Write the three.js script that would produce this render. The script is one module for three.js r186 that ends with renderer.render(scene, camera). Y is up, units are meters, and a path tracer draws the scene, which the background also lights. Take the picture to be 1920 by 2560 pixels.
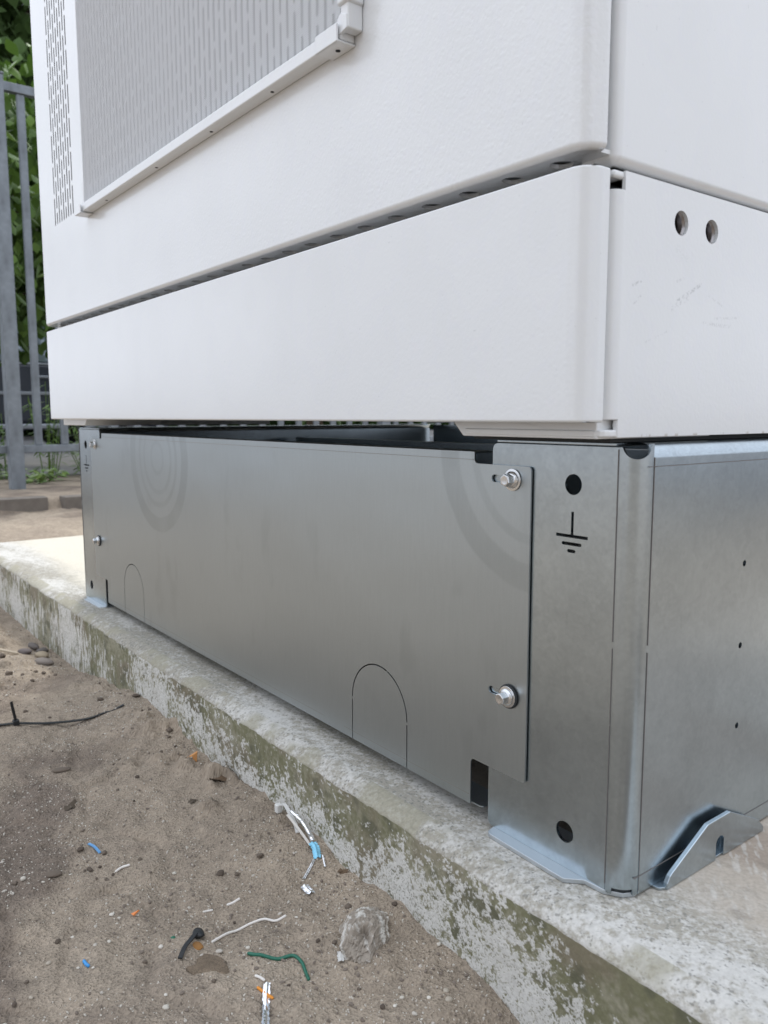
import * as THREE from 'three';
import { mergeGeometries, mergeVertices, toCreasedNormals } from 'three/addons/utils/BufferGeometryUtils.js';
import { RoundedBoxGeometry } from 'three/addons/geometries/RoundedBoxGeometry.js';
import { TessellateModifier } from 'three/addons/modifiers/TessellateModifier.js';

// ───────────────────────── seeded noise ─────────────────────────
function rng(seed) { let s = seed >>> 0; return () => { s = (s + 0x6D2B79F5) >>> 0; let t = s; t = Math.imul(t ^ (t >>> 15), t | 1); t ^= t + Math.imul(t ^ (t >>> 7), t | 61); return ((t ^ (t >>> 14)) >>> 0) / 4294967296; }; }
function h2(x, y) { let h = Math.imul(x, 374761393) + Math.imul(y, 668265263) | 0; h = Math.imul(h ^ (h >>> 13), 1274126177); return ((h ^ (h >>> 16)) >>> 0) / 4294967296; }
function vn(x, y) { const xi = Math.floor(x), yi = Math.floor(y); let u = x - xi, v = y - yi; u = u * u * (3 - 2 * u); v = v * v * (3 - 2 * v); const a = h2(xi, yi), b = h2(xi + 1, yi), c = h2(xi, yi + 1), d = h2(xi + 1, yi + 1); return a + (b - a) * u + (c - a + (a - b - c + d) * u) * v; }
function fbm(x, y, o = 4, g = 0.5) { let s = 0, a = 1, n = 0; for (let i = 0; i < o; i++) { s += a * vn(x + i * 17.3, y - i * 9.1); n += a; a *= g; x = x * 2.03 + y * 0.11; y = y * 2.03 - x * 0.05; } return s / n; }
const clamp = (x, a = 0, b = 1) => Math.min(b, Math.max(a, x)), lerp = (a, b, t) => a + (b - a) * t;
const sst = (a, b, x) => { const t = clamp((x - a) / (b - a)); return t * t * (3 - 2 * t); };
const mix3 = (a, b, t) => [lerp(a[0], b[0], t), lerp(a[1], b[1], t), lerp(a[2], b[2], t)];

// ───────────────────────── camera, sky, sun, exposure ─────────────────────────
const scene = new THREE.Scene();
const camera = new THREE.PerspectiveCamera(65.695, 0.75, 0.05, 400);
camera.position.set(0.35755, 0.39194, 0.51413);
camera.lookAt(0.35755 - 0.78952, 0.39194 - 0.12024, 0.51413 - 0.60183);
camera.rotateZ(-0.0021);
camera.focus = 0.85; camera.userData.fStop = 11;

const SUN = new THREE.Vector3(-0.62, 0.9, -0.42).normalize();
{ // bright overcast sky, a little brighter overhead and round the veiled sun
  const W = 512, H = 256, d = new Float32Array(W * H * 4);
  for (let j = 0; j < H; j++) for (let i = 0; i < W; i++) {
    const el = ((j + 0.5) / H - 0.5) * Math.PI, az = ((i + 0.5) / W) * 2 * Math.PI - Math.PI;
    const x = Math.cos(el) * Math.cos(az), y = Math.sin(el), z = Math.cos(el) * Math.sin(az);
    const yy = Math.max(y, 0) + 0.25, c = fbm(x / yy * 1.6 + 31, z / yy * 1.6 + 7, 5, 0.55);
    const L = (0.72 + 0.34 * Math.max(y, 0)) * (0.86 + 0.3 * sst(0.3, 0.72, c));
    const k = (j * W + i) * 4;
    d[k] = L * 0.925; d[k + 1] = L * 0.985; d[k + 2] = L * 1.1; d[k + 3] = 1;
  }
  const t = new THREE.DataTexture(d, W, H, THREE.RGBAFormat, THREE.FloatType);
  t.mapping = THREE.EquirectangularReflectionMapping; t.magFilter = THREE.LinearFilter; t.needsUpdate = true;
  scene.background = t; scene.environment = t;
}
const sun = new THREE.DirectionalLight(new THREE.Color(1, 0.955, 0.88), 1.5);
sun.position.copy(SUN).multiplyScalar(20); sun.castShadow = true; sun.shadow.radius = 26; sun.shadow.mapSize.set(2048, 2048);
Object.assign(sun.shadow.camera, { left: -8, right: 8, top: 8, bottom: -8, near: 1, far: 60 });
scene.add(sun, sun.target);
const renderer = new THREE.WebGLRenderer({ antialias: true });
renderer.shadowMap.enabled = true;
renderer.toneMapping = THREE.LinearToneMapping;
renderer.toneMappingExposure = 1.44;

// ───────────────────────── helpers ─────────────────────────
const taken = new Map();
function numbered(n) { const k = taken.get(n) || 0; taken.set(n, k + 1); return k ? `${n}_${String(k).padStart(3, '0')}` : n; }
function mesh(name, geo, mat, parent = scene) {
  if (Array.isArray(geo)) geo = merge(geo);
  const m = new THREE.Mesh(geo, mat); m.name = parent === scene ? numbered(name) : name; m.castShadow = m.receiveShadow = true; parent.add(m); return m;
}
function merge(list) { return mergeGeometries(list.map((g) => { g = g.index ? g.toNonIndexed() : g.clone(); for (const k of Object.keys(g.attributes)) if (!['position', 'normal', 'uv'].includes(k)) g.deleteAttribute(k); if (!g.attributes.uv) g.setAttribute('uv', new THREE.BufferAttribute(new Float32Array(g.attributes.position.count * 2), 2)); g.clearGroups(); return g; })); }
function tag(o, label, category, group) { o.userData.label = label; o.userData.category = category; if (group) o.userData.group = group; return o; }
function structure(o, label) { o.userData.kind = 'structure'; if (label) o.userData.label = label; return o; }
function thing(name, label, category, pos = [0, 0, 0], group) { const g = new THREE.Group(); g.name = numbered(name); g.position.set(...pos); scene.add(g); return tag(g, label, category, group); }
function box(x0, x1, y0, y1, z0, z1, r = 0) {
  const w = x1 - x0, h = y1 - y0, d = z1 - z0;
  const g = r ? new RoundedBoxGeometry(w, h, d, 3, Math.min(r, w / 2.01, h / 2.01, d / 2.01)) : new THREE.BoxGeometry(w, h, d);
  return g.translate((x0 + x1) / 2, (y0 + y1) / 2, (z0 + z1) / 2);
}
function boxUV(geo) { // uv in metres from the facing direction
  const g = geo.index ? geo.toNonIndexed() : geo, p = g.attributes.position, n = g.attributes.normal, uv = new Float32Array(p.count * 2);
  for (let i = 0; i < p.count; i++) {
    const ax = Math.abs(n.getX(i)), ay = Math.abs(n.getY(i)), az = Math.abs(n.getZ(i));
    if (ay > ax && ay > az) { uv[2 * i] = p.getX(i); uv[2 * i + 1] = p.getZ(i); }
    else if (ax > az) { uv[2 * i] = p.getZ(i); uv[2 * i + 1] = p.getY(i); }
    else { uv[2 * i] = p.getX(i); uv[2 * i + 1] = p.getY(i); }
  }
  g.setAttribute('uv', new THREE.BufferAttribute(uv, 2)); return g;
}
function shapeOf(pts, holes = []) { const s = new THREE.Shape(pts.map((p) => new THREE.Vector2(p[0], p[1]))); for (const h of holes) s.holes.push(new THREE.Path(h.map((p) => new THREE.Vector2(p[0], p[1])))); return s; }
function circle(cx, cy, r, n = 24) { return Array.from({ length: n }, (_, i) => [cx + r * Math.cos(-i / n * 2 * Math.PI), cy + r * Math.sin(-i / n * 2 * Math.PI)]); }
function capsule(x0, y0, x1, y1, r, n = 6) { // stadium outline
  const a = Math.atan2(y1 - y0, x1 - x0), o = [];
  for (let i = 0; i <= n; i++) { const t = a + Math.PI / 2 - Math.PI * i / n; o.push([x1 + r * Math.cos(t), y1 + r * Math.sin(t)]); }
  for (let i = 0; i <= n; i++) { const t = a - Math.PI / 2 - Math.PI * i / n; o.push([x0 + r * Math.cos(t), y0 + r * Math.sin(t)]); }
  return o;
}
function roundPoly(pts, rr, n = 5) { // rounds the corners of an outline; rr a number or one radius per corner
  const o = [];
  pts.forEach((p, i) => {
    const r = Array.isArray(rr) ? rr[i] : rr, a = pts[(i + pts.length - 1) % pts.length], b = pts[(i + 1) % pts.length];
    if (!r) { o.push(p); return; }
    const u = [a[0] - p[0], a[1] - p[1]], v = [b[0] - p[0], b[1] - p[1]], lu = Math.hypot(...u), lv = Math.hypot(...v);
    const cs = (u[0] * v[0] + u[1] * v[1]) / lu / lv, half = Math.acos(clamp(cs, -1, 1)) / 2, t = Math.min(r / Math.tan(half), lu * 0.49, lv * 0.49);
    const A = [p[0] + u[0] / lu * t, p[1] + u[1] / lu * t], B = [p[0] + v[0] / lv * t, p[1] + v[1] / lv * t];
    for (let k = 0; k <= n; k++) { const s = k / n; o.push([(1 - s) ** 2 * A[0] + 2 * s * (1 - s) * p[0] + s * s * B[0], (1 - s) ** 2 * A[1] + 2 * s * (1 - s) * p[1] + s * s * B[1]]); }
  });
  return o;
}
// sheet in the x-y plane between z0 and z1
function sheetZ(pts, holes, z0, z1, bevel = 0) {
  const g = new THREE.ExtrudeGeometry(shapeOf(pts, holes), { depth: z1 - z0 - 2 * bevel, bevelEnabled: bevel > 0, bevelThickness: bevel, bevelSize: bevel, bevelOffset: -bevel, bevelSegments: 2, curveSegments: 8 });
  return g.translate(0, 0, z0 + bevel);
}
// sheet in the z-y plane between x0 and x1; points are [z, y]
function sheetX(pts, holes, x0, x1, bevel = 0) { const f = (l) => l.map(([z, y]) => [-z, y]).reverse(); return sheetZ(f(pts), holes.map(f), x0, x1, bevel).rotateY(Math.PI / 2).translate(0, 0, 0); }
// block with an outline [x, z] between y0 and y1
function plan(pts, holes, y0, y1, bevel = 0, seg = 3) {
  const f = (l) => l.map(([x, z]) => [x, -z]);
  const g = new THREE.ExtrudeGeometry(shapeOf(f(pts), holes.map(f)), { depth: y1 - y0 - 2 * bevel, bevelEnabled: bevel > 0, bevelThickness: bevel, bevelSize: bevel, bevelOffset: -bevel, bevelSegments: seg, curveSegments: 8 });
  return g.rotateX(-Math.PI / 2).translate(0, y0 + bevel, 0);
}
// wall that follows a path of {x,z,nx,nz} with a profile of {o: inward offset, y, no: outward share of the normal, ny}
function sweep(path, prof, s0 = 0) {
  const P = [], N = [], UV = [], I = []; let s = s0;
  path.forEach((a, i) => {
    if (i) s += Math.hypot(a.x - path[i - 1].x, a.z - path[i - 1].z);
    let t = 0;
    const pf = typeof prof === 'function' ? prof(i / (path.length - 1), s - s0) : prof;
    pf.forEach((b, j) => { if (j) t += Math.hypot(b.y - pf[j - 1].y, b.o - pf[j - 1].o); P.push(a.x - a.nx * b.o, b.y, a.z - a.nz * b.o); N.push(a.nx * b.no, b.ny, a.nz * b.no); UV.push(s, b.y + b.o); });
    const m = pf.length;
    if (i) for (let j = 0; j < m - 1; j++) { const q = (i - 1) * m + j; I.push(q, q + m, q + 1, q + 1, q + m, q + m + 1); }
  });
  const g = new THREE.BufferGeometry(); g.setAttribute('position', new THREE.Float32BufferAttribute(P, 3)); g.setAttribute('normal', new THREE.Float32BufferAttribute(N, 3)); g.setAttribute('uv', new THREE.Float32BufferAttribute(UV, 2));
  return wound(g, I);
}
function wound(g, I) { // turn every triangle to the side its normals point to
  const P = g.attributes.position.array, N = g.attributes.normal.array, fix = [], A = new THREE.Vector3(), B = new THREE.Vector3(), C = new THREE.Vector3();
  for (let k = 0; k < I.length; k += 3) {
    const [a, b, c] = [I[k], I[k + 1], I[k + 2]]; A.fromArray(P, a * 3); B.fromArray(P, b * 3).sub(A); C.fromArray(P, c * 3).sub(A); B.cross(C);
    const dot = B.x * (N[a * 3] + N[b * 3] + N[c * 3]) + B.y * (N[a * 3 + 1] + N[b * 3 + 1] + N[c * 3 + 1]) + B.z * (N[a * 3 + 2] + N[b * 3 + 2] + N[c * 3 + 2]);
    dot >= 0 ? fix.push(a, b, c) : fix.push(a, c, b);
  }
  g.setIndex(fix); return g;
}
function arcPath(cx, cz, r, a0, a1, n) { return Array.from({ length: n + 1 }, (_, i) => { const a = a0 + (a1 - a0) * i / n; return { x: cx + r * Math.sin(a), z: cz + r * Math.cos(a), nx: Math.sin(a), nz: Math.cos(a) }; }); }
function mirrorX(g, about) { // mirror image across the plane x = about
  g = (g.index ? g.toNonIndexed() : g.clone()); const p = g.attributes.position, n = g.attributes.normal;
  for (let i = 0; i < p.count; i++) { p.setX(i, 2 * about - p.getX(i)); n.setX(i, -n.getX(i)); }
  for (const k of ['position', 'normal', 'uv']) { const a = g.attributes[k]; if (!a) continue; const s = a.itemSize; for (let i = 0; i < a.count; i += 3) for (let c = 0; c < s; c++) { const q = a.array[(i + 1) * s + c]; a.array[(i + 1) * s + c] = a.array[(i + 2) * s + c]; a.array[(i + 2) * s + c] = q; } }
  return g;
}
function tube(pts, r, seg = 40, rad = 7, closed = true) {
  const c = new THREE.CatmullRomCurve3(pts.map((p) => new THREE.Vector3(...p)));
  const g = new THREE.TubeGeometry(c, seg, r, rad, false); if (!closed) return g;
  const caps = [0, 1].map((t) => { const s = new THREE.SphereGeometry(r * 0.98, 7, 5); const p = c.getPoint(t); return s.translate(p.x, p.y, p.z); });
  return merge([g, ...caps]);
}
function lathe(pts, n = 32) { return new THREE.LatheGeometry(pts.map((p) => new THREE.Vector2(...p)), n); }
function tex(w, h, fn, opt = {}) { // fn(u, v) -> linear rgb (colour map) or a number
  const one = opt.data, d = one ? new Uint8Array(w * h) : new Uint8Array(w * h * 4);
  const enc = (c) => { c = clamp(c); return Math.round(255 * (c <= 0.0031308 ? 12.92 * c : 1.055 * c ** (1 / 2.4) - 0.055)); };
  for (let j = 0; j < h; j++) for (let i = 0; i < w; i++) {
    const c = fn((i + 0.5) / w, (j + 0.5) / h);
    if (one) d[j * w + i] = Math.round(255 * clamp(c)); else { const k = (j * w + i) * 4; d[k] = enc(c[0]); d[k + 1] = enc(c[1]); d[k + 2] = enc(c[2]); d[k + 3] = 255; }
  }
  const t = new THREE.DataTexture(d, w, h, one ? THREE.RedFormat : THREE.RGBAFormat); t.magFilter = THREE.LinearFilter; t.minFilter = THREE.LinearFilter;
  t.wrapS = t.wrapT = opt.clampEdge ? THREE.ClampToEdgeWrapping : THREE.RepeatWrapping; if (!one) t.colorSpace = THREE.SRGBColorSpace; t.needsUpdate = true; return t;
}
// noise that repeats every `per` cells, for tiles
function tn(x, y, per) { const xi = Math.floor(x), yi = Math.floor(y); let u = x - xi, v = y - yi; u = u * u * (3 - 2 * u); v = v * v * (3 - 2 * v); const w = (a) => ((a % per) + per) % per; const a = h2(w(xi), w(yi) + 911), b = h2(w(xi + 1), w(yi) + 911), c = h2(w(xi), w(yi + 1) + 911), d = h2(w(xi + 1), w(yi + 1) + 911); return a + (b - a) * u + (c - a + (a - b - c + d) * u) * v; }
function tfbm(u, v, per, o = 4, g = 0.5) { let s = 0, a = 1, n = 0; for (let i = 0; i < o; i++) { s += a * tn(u * per, v * per, per); n += a; a *= g; per *= 2; } return s / n; }
function every(t, m) { const c = t.clone(); c.repeat.set(1 / m, 1 / m); c.needsUpdate = true; return c; } // one tile every m metres
function std(color, o = {}) { return new THREE.MeshStandardMaterial({ color: new THREE.Color().setRGB(...color), roughness: 0.7, ...o }); }

// ───────────────────────── materials ─────────────────────────
const peel = tex(512, 512, (u, v) => 0.86 * tfbm(u, v, 64, 2) + 0.14 * tfbm(u, v, 24, 2), { data: true });      // orange peel of powder coat
const paintTint = tex(512, 512, (u, v) => { const n = tfbm(u, v, 6, 5), sp = tfbm(u + 0.37, v, 180, 1); const d = sp > 0.985 ? 0.86 : 1; const k = (0.965 + 0.07 * n) * d; return [0.765 * k, 0.78 * k, 0.79 * k]; });
function paint(scale, bump, rough = 0.33) { return new THREE.MeshPhysicalMaterial({ map: every(paintTint, 0.45), roughness: rough, bumpMap: every(peel, scale), bumpScale: bump, ior: 1.6, clearcoat: 1, clearcoatRoughness: 0.15 }); }
const M = {};
M.paint = paint(0.15, 0.0001);
M.paintRough = paint(0.155, 0.00022, 0.3);     // the doors show a coarser peel than the skirt
M.paintSmooth = paint(0.12, 0.00006, 0.4);
const spangle = (u, v, per) => { const x = u * per, y = v * per, xi = Math.floor(x), yi = Math.floor(y); let best = 9, id = 0; for (let j = -1; j <= 1; j++) for (let i = -1; i <= 1; i++) { const a = ((xi + i) % per + per) % per, b = ((yi + j) % per + per) % per, d = (xi + i + h2(a, b + 31) - x) ** 2 + (yi + j + h2(a + 57, b) - y) ** 2; if (d < best) { best = d; id = h2(a + 5, b + 9); } } return id; };
const zinc = tex(1024, 1024, (u, v) => { const a = tfbm(u, v, 8, 5), b = tfbm(u + 0.3, v + 0.7, 140, 2), sm = sst(0.62, 0.8, tfbm(u + 0.5, v + 0.1, 12, 5)); const k = (0.84 + 0.14 * a + 0.12 * (b - 0.5) + 0.05 * (spangle(u, v, 46) - 0.5)) * (1 - 0.06 * sm); return [0.515 * k, 0.588 * k, 0.638 * k]; });
M.zinc = std([1, 1, 1], { map: every(zinc, 0.35), metalness: 1, roughness: 0.26 });
M.zincEdge = std([0.6, 0.64, 0.67], { metalness: 1, roughness: 0.5 });
M.bolt = std([0.72, 0.73, 0.74], { metalness: 1, roughness: 0.24 });
M.rubberAndShade = std([0.025, 0.028, 0.03], { roughness: 0.8 });  // bolt seals; also the shade colour for gaps and screw holes
M.scribe = std([0.17, 0.155, 0.145], { roughness: 0.8, metalness: 0.3 });
M.dark = std([0.42, 0.44, 0.46], { roughness: 0.6 });
M.filter = std([0.055, 0.058, 0.065], { roughness: 0.95 });
M.wire = std([0.78, 0.8, 0.83], { roughness: 0.5 });
M.fence = std([1, 1, 1], { map: every(tex(256, 256, (u, v) => { const k = 0.7 + 0.6 * tfbm(u, v, 8, 5); return [0.22 * k, 0.245 * k, 0.27 * k]; }), 0.3), metalness: 0.6, roughness: 0.55 });

// ───────────────────────── ground ─────────────────────────
const EDGE = [[-2.6, -0.1], [-2.0, -0.134], [-1.68, -0.137], [-1.33, -0.133], [-1.1, -0.103], [-0.91, -0.078], [-0.77, -0.091], [-0.66, -0.101], [-0.46, -0.087], [-0.36, -0.09], [-0.316, -0.103], [-0.233, -0.091], [-0.19, -0.097], [-0.1, -0.101], [-0.05, -0.12], [0.3, -0.13], [1, -0.12]];
function along(tab, x) { if (x <= tab[0][0]) return tab[0][1]; for (let i = 1; i < tab.length; i++) if (x <= tab[i][0]) return lerp(tab[i - 1][1], tab[i][1], sst(tab[i - 1][0], tab[i][0], x)); return tab[tab.length - 1][1]; }
const SLAB = { x0: -2.325, x1: 0.45, z0: -1.65, zc: 0.03, zf: 0.053 };
function soilY(x, z) {
  const lumps = (fbm(x * 3.1 + 5, z * 3.1 + 2, 3) - 0.5) * 0.03 + (fbm(x * 13 + 1, z * 13, 3) - 0.5) * 0.014;
  const fine = (fbm(x * 46, z * 46 + 3, 3, 0.6) - 0.5) * 0.011, crust = Math.max(0, fbm(x * 21 + z * 9 + 70, z * 26, 4, 0.6) - 0.56) * 0.05 * sst(0.4, 0.55, fbm(x * 3 + 8, z * 4, 2));
  const ridge = Math.abs(fbm(x * 9 + z * 6 + 40, z * 14 - x * 5, 2) - 0.5);
  const front = lerp(along(EDGE, x), -0.112, sst(0.055, 0.19, z)) + lumps * 0.7 * sst(0.05, 0.25, z) + fine + crust * (1 + 1.2 * sst(0.13, 0.06, z)) + (0.08 - Math.min(ridge, 0.08)) * -0.05 * sst(0.1, 0.2, z);
  const near = lerp(-0.062, -0.03, sst(-3.5, -2.7, x)) + lumps * 1.7 + fine * 1.6;                       // churned soil between slab and kerb
  const far = 0.0 + lumps * 0.35 * sst(-3.8, -4.2, x) * 0.6;
  let y = lerp(near, front, sst(-2.75, -2.15, x) * sst(-0.6, 0.0, z) + (x > 0.3 ? 0 : 0));
  y = lerp(y, -0.05 + lumps, sst(0.3, 0.7, x) * sst(0.4, -0.2, z));
  y = lerp(far, y, sst(-3.71, -3.65, x));
  if (x > SLAB.x0 + 0.02 && x < SLAB.x1 - 0.02 && z < SLAB.zf - 0.02 && z > SLAB.z0 + 0.02) y = Math.min(y, -0.16);
  return y;
}
const soilMap = tex(1024, 1024, (u, v) => {
  const a = tfbm(u, v, 6, 5), g = tfbm(u + 0.21, v, 220, 2, 0.8), s = tn(u * 400, v * 400, 400), q = tfbm(u, v + 0.4, 40, 3);
  let k = 0.76 + 0.38 * a + 0.55 * (g - 0.5) + 0.34 * (q - 0.5); let c = [0.31 * k, 0.254 * k, 0.197 * k];
  if (s > 0.975) c = mix3(c, [0.62, 0.58, 0.52], 0.7); else if (s < 0.02) c = mix3(c, [0.07, 0.055, 0.045], 0.6);
  return c;
});
const soilBump = tex(1024, 1024, (u, v) => 0.5 * tfbm(u + 0.21, v, 220, 2, 0.8) + 0.3 * tfbm(u, v, 60, 3) + 0.2 * tfbm(u, v, 14, 3), { data: true });
M.soil = std([1, 1, 1], { map: every(soilMap, 0.46), bumpMap: every(soilBump, 0.46), bumpScale: 0.0062, roughness: 1, vertexColors: true });
{
  const line = (parts) => { const o = []; for (const [a, b, s] of parts) { const n = Math.max(1, Math.round((b - a) / s)); for (let i = 0; i < n; i++) o.push(a + (b - a) * i / n); } o.push(parts[parts.length - 1][1]); return o; };
  const X = line([[-160, -20, 14], [-20, -8, 1], [-8, -4.6, 0.12], [-4.6, -3.72, 0.035], [-3.72, -3.6, 0.02], [-3.6, -2.3, 0.02], [-2.3, -0.9, 0.0056], [-0.9, 0.1, 0.0036], [0.1, 1.2, 0.05], [1.2, 8, 0.5], [8, 160, 15]]);
  const Z = line([[-160, -20, 14], [-20, -4, 1], [-4, -1.7, 0.1], [-1.7, 0.0, 0.028], [0.0, 0.036, 0.012], [0.036, 0.46, 0.0036], [0.46, 0.9, 0.011], [0.9, 3, 0.08], [3, 12, 0.6], [12, 160, 15]]);
  const P = new Float32Array(X.length * Z.length * 3), U = new Float32Array(X.length * Z.length * 2), Cc = new Float32Array(P.length), I = [];
  X.forEach((x, i) => Z.forEach((z, j) => {
    const k = i * Z.length + j; P.set([x, soilY(x, z), z], k * 3); U.set([x, z], k * 2);
    const damp = sst(0.5, 0.68, fbm(x * 5 + 11, z * 7 + 4, 4)), dry = sst(0.52, 0.7, fbm(x * 2.3 + 3, z * 3 + 9, 4)), f = 0.55 * sst(0.52, 0.64, fbm(x * 1.1 + 40, z * 1.1, 5));
    let c = mix3([1.06, 1.06, 1.05], [0.62, 0.6, 0.61], damp * 0.9); c = mix3(c, [1.3, 1.32, 1.32], dry * 0.55); c = mix3(c, [1.6, 1.6, 1.57], f);
    Cc.set(c, k * 3);
    if (i && j) { const a = k - Z.length - 1, b = k - Z.length, d = k - 1; I.push(a, d, b, b, d, k); }
  }));
  const g = new THREE.BufferGeometry(); g.setAttribute('position', new THREE.BufferAttribute(P, 3)); g.setAttribute('uv', new THREE.BufferAttribute(U, 2)); g.setAttribute('color', new THREE.BufferAttribute(Cc, 3));
  // index order so that faces look up
  for (let k = 0; k < I.length; k += 3) { const t = I[k + 1]; I[k + 1] = I[k + 2]; I[k + 2] = t; }
  g.setIndex(I); g.computeVertexNormals();
  if (g.attributes.normal.getY(5) < 0) { for (let k = 0; k < I.length; k += 3) { const t = I[k + 1]; I[k + 1] = I[k + 2]; I[k + 2] = t; } g.setIndex(I); g.computeVertexNormals(); }
  structure(mesh('ground', g, M.soil), 'bare brown sandy soil around the concrete slab');
}
{ // street side beyond the fence
  const pv = tex(512, 512, (u, v) => { const k = 0.8 + 0.4 * tfbm(u, v, 20, 5); return [0.19 * k, 0.186 * k, 0.178 * k]; });
  const m = std([1, 1, 1], { map: every(pv, 1.5), roughness: 0.95 });
  structure(mesh('pavement', boxUV(box(-8.4, -5.1, -0.05, 0.012, -30, 20)), m), 'grey pavement beyond the metal fence');
  structure(mesh('road', boxUV(box(-24, -8.55, -0.1, 0.006, -30, 20)), std([0.16, 0.16, 0.165], { roughness: 0.95 })), 'dark street that the car is parked on');
}
structure(mesh('added_side_road', boxUV(box(1.3, 40, -0.3, -0.012, -40, -3.3)), std([0.09, 0.09, 0.095], { roughness: 0.9 })), 'added unseen dark asphalt lane mirrored in the plinth side');  // out of view, added for the dark band mirrored in the plinth
{ // kerb stones that edge the soil near the fence
  const km = std([1, 1, 1], { map: every(tex(256, 256, (u, v) => { const k = 0.75 + 0.5 * tfbm(u, v, 16, 4); return [0.17 * k, 0.15 * k, 0.13 * k]; }), 0.5), roughness: 1 });
  for (const [z, x, turn, len] of [[0.62, -3.66, 0.0, 0.98], [-0.2, -3.73, -0.09, 0.62], [-1.06, -3.66, 0.012, 0.98], [-2.07, -3.65, 0.0, 0.98], [-3.08, -3.66, 0.01, 0.98]]) {
    const k = mesh('kerb_stone', boxUV(new RoundedBoxGeometry(0.1, 0.2, len, 2, 0.004)), km); k.position.set(x, -0.094, z); k.rotation.y = turn;
    tag(k, 'low weathered kerb stone set in the soil before the fence', 'kerb', 'kerb stones before the fence');
  }
}

// ───────────────────────── concrete slab ─────────────────────────
const T0 = -0.22, TC = SLAB.zc - T0, CH = 0.0255, TF = TC + CH, TE = TF + 0.19; // strip measured across: top, chamfer, face
function slabLook(x, t) { // linear colour and height of the concrete at x, t metres across from z = T0
  const z = T0 + t, big = fbm(x * 4 + 3, t * 7 + 8, 4), grit = fbm(x * 420, t * 420, 2, 0.7), mid = fbm(x * 60 + 9, t * 60, 3);
  const streak = fbm(x * 26 + t * 55, x * 160 - t * 120, 3); let c, h = 0.5 + 0.25 * (mid - 0.5);
  const scaly = fbm(x * 190 + 3 + 3 * mid, t * 190 + 3 * big, 3, 0.62);
  if (t < TF) {
    const edge = sst(TC - 0.13, TC - 0.045, t + 0.09 * (big - 0.5) + 0.03 * (mid - 0.5));
    let top = mix3([0.47, 0.41, 0.34], [0.36, 0.295, 0.235], sst(0.35, 0.7, fbm(x * 9 + 2, z * 12, 4)));
    top = mix3(top, [0.6, 0.57, 0.52], sst(0.56, 0.8, streak) * 0.6); top = mix3(top, [0.26, 0.22, 0.18], sst(0.62, 0.8, fbm(x * 48 + 9, z * 60, 4)) * 0.5); top = mix3(top, [0.62, 0.58, 0.49], sst(0.42, 0.56, fbm(x * 1.1 + 15.07, z * 1.3 + 23.21, 3)) * 0.9);  // cream blotches shifted so the left end has sunlit brightness in its colour
    const sand = fbm(x * 330 + 5, t * 330, 3, 0.75), crust = fbm(x * 7 + 30, t * 16, 4); let rim = mix3([0.34, 0.318, 0.268], [0.565, 0.55, 0.515], sst(0.34, 0.7, 0.55 * sand + 0.45 * fbm(x * 120 + t * 40, t * 150, 3, 0.6) + 0.7 * (crust - 0.5)));
    rim = mix3(rim, [0.19, 0.185, 0.165], sst(0.62, 0.74, 0.6 * fbm(x * 260 + 50, t * 330, 2) + 0.4 * vn(x * 700, t * 700) + 0.25 * (0.5 - crust)) * 0.7);
    c = mix3(top, rim, edge); h += edge * 0.25 * (scaly - 0.5);
    if (t > TC) { const m = sst(0.42, 0.62, fbm(x * 22 + 60, t * 30, 4)); c = mix3(c, [0.33, 0.31, 0.235], m * 0.75); }
  } else {
    const d = t - TF, far = sst(-0.75, -1.2, x);
    let mossy = mix3([0.175, 0.172, 0.1], [0.3, 0.285, 0.21], sst(0.3, 0.7, 0.6 * fbm(x * 16, d * 20 + 5, 4) + 0.4 * fbm(x * 240, d * 240, 2))); mossy = mix3(mossy, [0.2, 0.165, 0.12], sst(0.55, 0.72, fbm(x * 11 + 33, d * 14 + 8, 4)) * 0.6);
    let m = mix3(mossy, [0.1, 0.1, 0.065], sst(0.55, 0.75, fbm(x * 45 + 8, d * 45, 3)) * 0.7);
    const stretch = lerp(1, 0.28, far);
    const flake = 0.6 * fbm(x * 250 + 70, d * 250 * stretch + 11, 3, 0.7) + 0.4 * fbm(x * 90 + 5, d * 90 * stretch, 3, 0.6), patch = fbm(x * 6.5 + 1.7, d * 9 * lerp(1, 0.5, far) - x * 1.5, 3);
    const band = -0.1 * sst(0.05, 0.0, d - 0.06 * (fbm(x * 14, d * 20, 4) - 0.35));
    const pit = fbm(x * 620 + 9, d * 620 * lerp(1, 0.5, far), 2, 0.7); let w = sst(0.475, 0.575, 0.8 * flake + 0.52 * patch - 0.098 + band + 0.1 * (pit - 0.5)); w = Math.max(w * (1 - 0.75 * sst(0.6, 0.74, pit)), 0.75 * sst(0.7, 0.8, 0.6 * pit + 0.4 * flake + 0.25 * (patch - 0.5)));
    const white = mix3([0.57, 0.56, 0.525], [0.67, 0.665, 0.635], mid);
    c = mix3(m, white, w); h += 0.35 * w + 0.12 * (flake - 0.5);
  }
  const k = 0.86 + 0.28 * grit; return { c: [c[0] * k, c[1] * k, c[2] * k], h: clamp(h + 0.2 * (grit - 0.5)) };
}
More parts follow.
